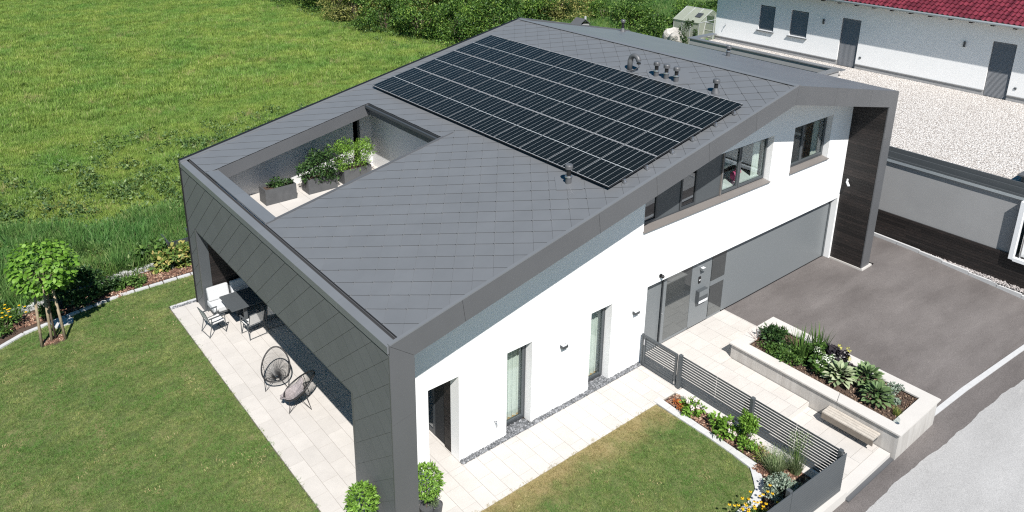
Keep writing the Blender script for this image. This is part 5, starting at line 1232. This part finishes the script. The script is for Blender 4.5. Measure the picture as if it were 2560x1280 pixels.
for y in (0,0.8,1.6,L_): f_.tube([(0,y,0),(0,y,He),(W_/2,y,Hr+0.03),(W_,y,He),(W_,y,0)], 0.025, 5)
for p, q in (((0,0,He),(0,L_,He)),((W_,0,He),(W_,L_,He)),((W_/2,0,Hr+0.03),(W_/2,L_,Hr+0.03)),((0,0,0.05),(0,L_,0.05)),((0,0,0.05),(0.95,0,0.05)),((0.95,0,0),(0.95,0,2.3)),((2.1,0,0),(2.1,0,2.3)),((0,0,He),(W_,0,He)),((0.4,0,0.05),(0.9,0,1.9))): f_.tube([p, q], 0.025, 5)
obj('frame', f_, ALU, gh)
dd_ = obj('door', MB().box(0.30,0.33,-0.75,0,0.1,1.9), POLY, gh); dd_.location = (0.6,0,0); obj('door_frame', MB().tube([(0.9,0,0.1),(0.9,-0.75,0.1),(0.9,-0.75,1.9),(0.9,0,1.9)], 0.03, 5).tube([(0.9,0,0.8),(0.9,-0.75,0.8)], 0.025, 5).tube([(0.9,0,1.3),(0.9,-0.75,1.3)], 0.025, 5), ALU, gh)
obj('roof_window', MB().prism([(0.5,He+0.30),(1.0,He+0.56),(1.0,He+0.59),(0.5,He+0.33)], 0.3, 0.8, 'y'), ANTHD, gh)
shrub('tomato_plants','green tomato plants growing inside the open greenhouse','plant' and (45.0,26.9,0),[crown(900,(0,0,0.8),(1.0,0.6,0.85),0.12,0.5,12,0.4)],LEAFM,h=1.2)
shrub('creeper','leafy creeper hanging over the pale boulder bank',(41.6,26.0,0.3),[crown(900,(0.2,0,0.9),(0.9,0.5,1.2),0.13,0.55,9,0.3)],LEAFD,h=1.2)
shrub('pot_shrub','small shrub in front of the greenhouse',(43.9,25.4,0),[crown(420,(0,0,0.45),(0.35,0.35,0.5),0.10,0.5,7,0.5)],LEAFB,h=0.6)
t = thing('terracotta_pot','terracotta pot with a young plant in front of the white rock','potted plant',(42.9,25.9,0)); obj('pot', MB().lathe([(0.16,0),(0.24,0.35),(0.22,0.35),(0.2,0.3)], (0,0,0), 14), TERRC, t, smooth=True); foliage('foliage', [crown(260,(0,0,0.85),(0.2,0.2,0.5),0.09,0.4,5,0.5)], LEAFB, t)
rk = MB(); n = 26
rkm = noisy('white limestone', (0.42,0.40,0.37), 0.9, 0.3, 2.5, 12, 1.0, fd=0.08)
import bmesh as _bm
b = _bm.new(); _bm.ops.create_icosphere(b, subdivisions=3, radius=1.0)
for v in b.verts:
    f = 1 + 0.28*math.sin(3.1*v.co.x+1.7*v.co.y*2)+0.2*math.sin(5*v.co.z+2*v.co.x); v.co = Vector((v.co.x*0.75*f, v.co.y*0.7*f, max(-0.2, v.co.z*1.3*f)))
me = bpy.data.meshes.new('rock'); b.to_mesh(me); b.free(); me.materials.append(rkm); o = link('rock', me, None, (42.2,27.6,0.2)); tag(o, 'pale limestone boulder bank beside the greenhouse', 'rock')
struct('red_chip_bed', MB().add([(40.6,22.5,0.024),(45.5,22.5,0.024),(45.5,25.9,0.024),(40.6,25.9,0.024)], [(0,1,2,3)]), noisy('red lava chips', (0.26,0.08,0.06), 0.95, 0.4, 12, 20, 1.0))
struct('side_lawn', MB().add([(43.0,20.0,0.030),(60,20.0,0.030),(60,25.0,0.030),(43.6,25.0,0.030)], [(0,1,2,3)]), LAWN)
t = thing('garden_shed', 'grey garden shed roof peeping over the far roof edge', 'shed', (39.3,35.2,-0.25)); obj('wall', Bx(-0.9,0.9,-0.8,0.8,0,1.6), GREYR, t); obj('roof', MB().prism([(-1.1,1.55),(0,2.15),(1.1,1.55),(1.1,1.62),(0,2.23),(-1.1,1.62)], -0.9, 0.9, 'y'), TRIM, t); obj('chimney', Bx(0.3,0.5,-0.6,-0.4,1.8,2.45), KERB, t); t.scale = (0.6,0.6,0.75)

# ================================================================ HEDGE, BUSHES
HEDGE = leafmat('hedge leaves', [(0,(0.018,0.055,0.012)),(0.55,(0.07,0.15,0.028)),(0.9,(0.14,0.25,0.045)),(1,(0.25,0.34,0.09))], 0.2, big=(0.35, [(0.35,(0.7,0.75,0.7)),(0.65,(1.35,1.25,1.0))]))
HEDGEY = leafmat('olive yellow hedge leaves', [(0,(0.06,0.08,0.018)),(0.55,(0.18,0.20,0.05)),(1,(0.38,0.37,0.12))], 0.2)
def bush(x, y, r, h, label, m, n=None, leaf=0.17):
    t = thing('hedge_bush', label, 'bush', (x, y, 0), 0, 'bushes along the edge of the meadow')
    n = n or int(7000*r*h/9)
    foliage('crown', [crown(n,(0,0,h*0.52),(r,r,h*0.52),leaf,0.5,26,0.36,up=0.5), crown(n//5,(0,0,h*0.16),(r*0.98,r*0.98,h*0.2),leaf,0.5,14,0.35)], m, t)
    b = MB()
    for k in range(7):
        a = k*0.9+rng.random(); q = r*0.55*rng.random()
        b.tube([(0.15*math.cos(a),0.15*math.sin(a),-0.1),(q*0.4*math.cos(a),q*0.4*math.sin(a),h*0.25),(q*math.cos(a)*0.8,q*math.sin(a)*0.8,h*0.5)], [0.07,0.05,0.02], 6)
    obj('trunk', b, BARK, t)
BL = [(27.9,66.0,3.2,4.2,'dark bush at the far left end of the hedge by the meadow',0),
      (28.0,60.0,3.0,3.8,'dark rounded bush second from the far left end of the hedge',0),
      (27.3,54.6,2.6,3.2,'olive bush where the hedge steps out into the meadow',1),
      (27.2,49.4,2.5,3.0,'bright green bush bulging out of the hedge into the grass',0),
      (28.3,45.4,2.4,2.9,'mid green bush in the middle of the hedge front',0),
      (29.6,42.2,2.2,3.1,'dense green bush right above the bleached grass patch',0),
      (32.6,41.2,2.3,3.4,'dark bush whose foot meets the rear roof edge',0),
      (31.6,57.0,3.2,5.2,'taller yellowish tree behind the left part of the hedge',1),
      (31.8,50.6,2.9,4.6,'yellow green tree crown standing above the middle of the hedge',1),
      (33.4,46.6,2.8,4.6,'deep green tree crown behind the bleached grass patch',0),
      (37.2,44.0,3.0,4.6,'deep green bush just above the roof ridge end',0),
      (37.6,51.0,3.4,5.6,'large dark tree crown at the top edge above the ridge end',0),
      (42.0,44.2,2.8,3.6,'olive bush right of the roof ridge end',1),
      (43.6,51.0,3.2,4.8,'olive tree crown at the top edge right of the ridge',1),
      (46.8,46.5,1.8,1.8,'straw coloured bush beside the tall weeds',2)]
for x, y, r, h, lab, k in BL: bush(x-0.4, y-3.4, r*1.12, h*1.12, lab, (HEDGE,HEDGEY,LEAFY)[k])
for x, y, r, h, lab, k in ((45.4,38.6,1.5,1.9,'small green bush standing alone in the tall weeds above the roof',0),(44.2,33.6,1.7,2.2,'broad green bush left of the white rock',0),(46.0,35.2,1.9,3.0,'tall green bush behind the broad bush near the greenhouse',0),(43.0,30.2,1.5,2.0,'bush covering the left flank of the white rock',0),(48.6,31.2,1.7,2.6,'green bush just behind the greenhouse',0),(60,35,3,4,'leafy bush between greenhouse and white house',0)):
    bush(x, y, r, h, lab, HEDGE, int(3000*r*h/4))

# ================================================================ GRASS
def bladeclump(name, n, rbase, length, width, spread, m, seg=2, curve=0.5):
    V, F = blades_arrays(n, (0,0,0), rbase, length, width, spread, curve, seg); return src_obj(name, fast_mesh(name, V, F, m))
GM = leafmat('meadow grass', [(0,(0.098,0.172,0.032)),(0.5,(0.190,0.308,0.062)),(0.9,(0.275,0.400,0.095)),(1,(0.42,0.42,0.22))], 0.25, 0.6,
             big=(0.30, [(0.30,(0.72,0.90,0.80)),(0.48,(1.0,1.0,0.95)),(0.60,(1.18,1.08,1.0)),(0.74,(1.55,1.25,1.3))]), spec=0.2)
GL = leafmat('lawn grass', [(0,(0.070,0.140,0.030)),(0.6,(0.122,0.215,0.050)),(1,(0.24,0.29,0.11))], 0.2, 0.6,
             big=(1.0, [(0.36,(0.80,0.98,0.75)),(0.50,(1.08,1.04,1.0)),(0.60,(1.55,1.22,1.35)),(0.74,(2.2,1.6,1.9))]), spec=0.2, edge=True)
DRY = leafmat('dry grass', [(0,(0.26,0.22,0.09)),(1,(0.50,0.44,0.22))], 0.2, 0.7)
GT = leafmat('tall weed grass', [(0,(0.045,0.11,0.03)),(0.5,(0.10,0.20,0.05)),(0.9,(0.17,0.29,0.09)),(1,(0.36,0.38,0.20))], 0.25, 0.6, big=(0.8, [(0.35,(0.8,1.0,0.9)),(0.6,(1.1,1.05,0.95)),(0.75,(1.5,1.25,1.0))]), spec=0.2)
mc = bladeclump('meadow_tuft', 60, 0.34, 0.19, 0.016, 0.8, GM)
mt = bladeclump('tall_tuft', 44, 0.24, 0.46, 0.018, 1.0, GT, 3)
lc = bladeclump('lawn_tuft', 26, 0.085, 0.045, 0.006, 1.0, GL, 1)
dc = bladeclump('dry_tuft', 22, 0.14, 0.5, 0.010, 0.7, DRY, 3)
def field(n, x0, x1, y0, y1, z=0.0, cond=None, poly=None, dens=None):
    P = np.stack([x0+(x1-x0)*rng.random(n), y0+(y1-y0)*rng.random(n), np.full(n, z)], 1)
    k = near_view(P, 200)
    if cond is not None: k &= cond(P)
    if poly is not None: k &= inpoly(P, poly)
    return P[k]
def beyond(P): return P[:, 1] > np.interp(P[:, 0], [p[0] for p in LB], [p[1] for p in LB]) + 0.12
def pnoise(P, f=0.35, s=0):
    x, y = P[:, 0]*f+s, P[:, 1]*f-s
    return (np.sin(x*1.7+1.3*np.sin(y*1.1))+np.sin(y*2.1+1.1*np.sin(x*1.9+s))+np.sin((x+y)*0.9+s))/3
PA = field(52000, -16, 24, 10.9, 34, 0.02, beyond); PB = field(90000, -20, 50, 34, 95, 0.02)
PB = PB[rng.random(len(PB)) < 0.8]
Pm = np.concatenate([PA, PB]); sc_ = np.where(Pm[:, 1] < 34, 0.75+0.5*rng.random(len(Pm)), 1.1+0.7*rng.random(len(Pm))) * (1+0.12*pnoise(Pm, 0.5))
scatter('meadow_grass', Pm, mc, 1, 1, 0.12, sc_)
PT = field(26000, -14, 12, 14.5, 23, 0.02, lambda P: beyond(P) & ((P[:, 1]-15.2) < 4.5+1.5*pnoise(P, 0.9)) & (pnoise(P, 1.1, 2) > -0.55))
PT2 = field(9000, 38, 60, 27, 60, 0.02)
scatter('tall_grass', np.concatenate([PT, PT2]), mt, 0.5, 1.5, 0.35)
PD = field(16000, -16, 30, 15, 60, 0.02, lambda P: beyond(P) & (pnoise(P, 0.8, 5) > 0.52)); PD2 = field(2500, 40, 56, 27, 56, 0.02, lambda P: pnoise(P, 0.9, 3) > 0.1)
scatter('dry_grass', np.concatenate([PD[rng.random(len(PD)) < 0.55], PD2]), dc, 0.5, 1.1, 0.25)
def offpath(P):
    return ~((P[:, 0] > -4.36) & (P[:, 0] < -3.70) & (P[:, 1] > 12.48) & (P[:, 1] < 12.9)) & ~((P[:, 0] > -3.9) & (P[:, 0] < -3.35) & (P[:, 1] > 13.32))
PLn = field(90000, -12, 8, -4.5, 14.1, -0.014, offpath, lawnp)
scatter('lawn_grass', PLn, lc, 0.8, 1.35, 0.1)

fc_ = bladeclump('dry_fleck', 9, 0.05, 0.05, 0.012, 1.3, DRY, 1)
PF = field(9000, -12, 8, -4.5, 14.1, -0.006, lambda P: offpath(P) & (pnoise(P, 1.7, 4)+0.35*pnoise(P, 6.0, 1) > 0.42), lawnp)
scatter('lawn_dry_flecks', PF, fc_, 0.6, 1.4, 0.2)

lvm = leafmat('weed leaves', [(0,(0.03,0.07,0.02)),(0.6,(0.09,0.16,0.045)),(1,(0.20,0.27,0.09))], 0.2)
V_, F_ = leaves_arrays(*crown(60, (0,0,0.14), (0.26,0.26,0.18), 0.09, 0.5, 0, shell=0.3)); wsrc = src_obj('weed', fast_mesh('weed', V_, F_, lvm))
PW_ = field(1600, -16, 12, 15, 30, 0.02, beyond); PW_ = PW_[rng.random(len(PW_)) < np.clip(1.35-(PW_[:, 1]-15)/14, 0.1, 1)]
PW2 = field(1200, 24, 60, 27, 62, 0.02)
scatter('meadow_weeds', np.concatenate([PW_, PW2]), wsrc, 0.6, 1.7, 0.2)
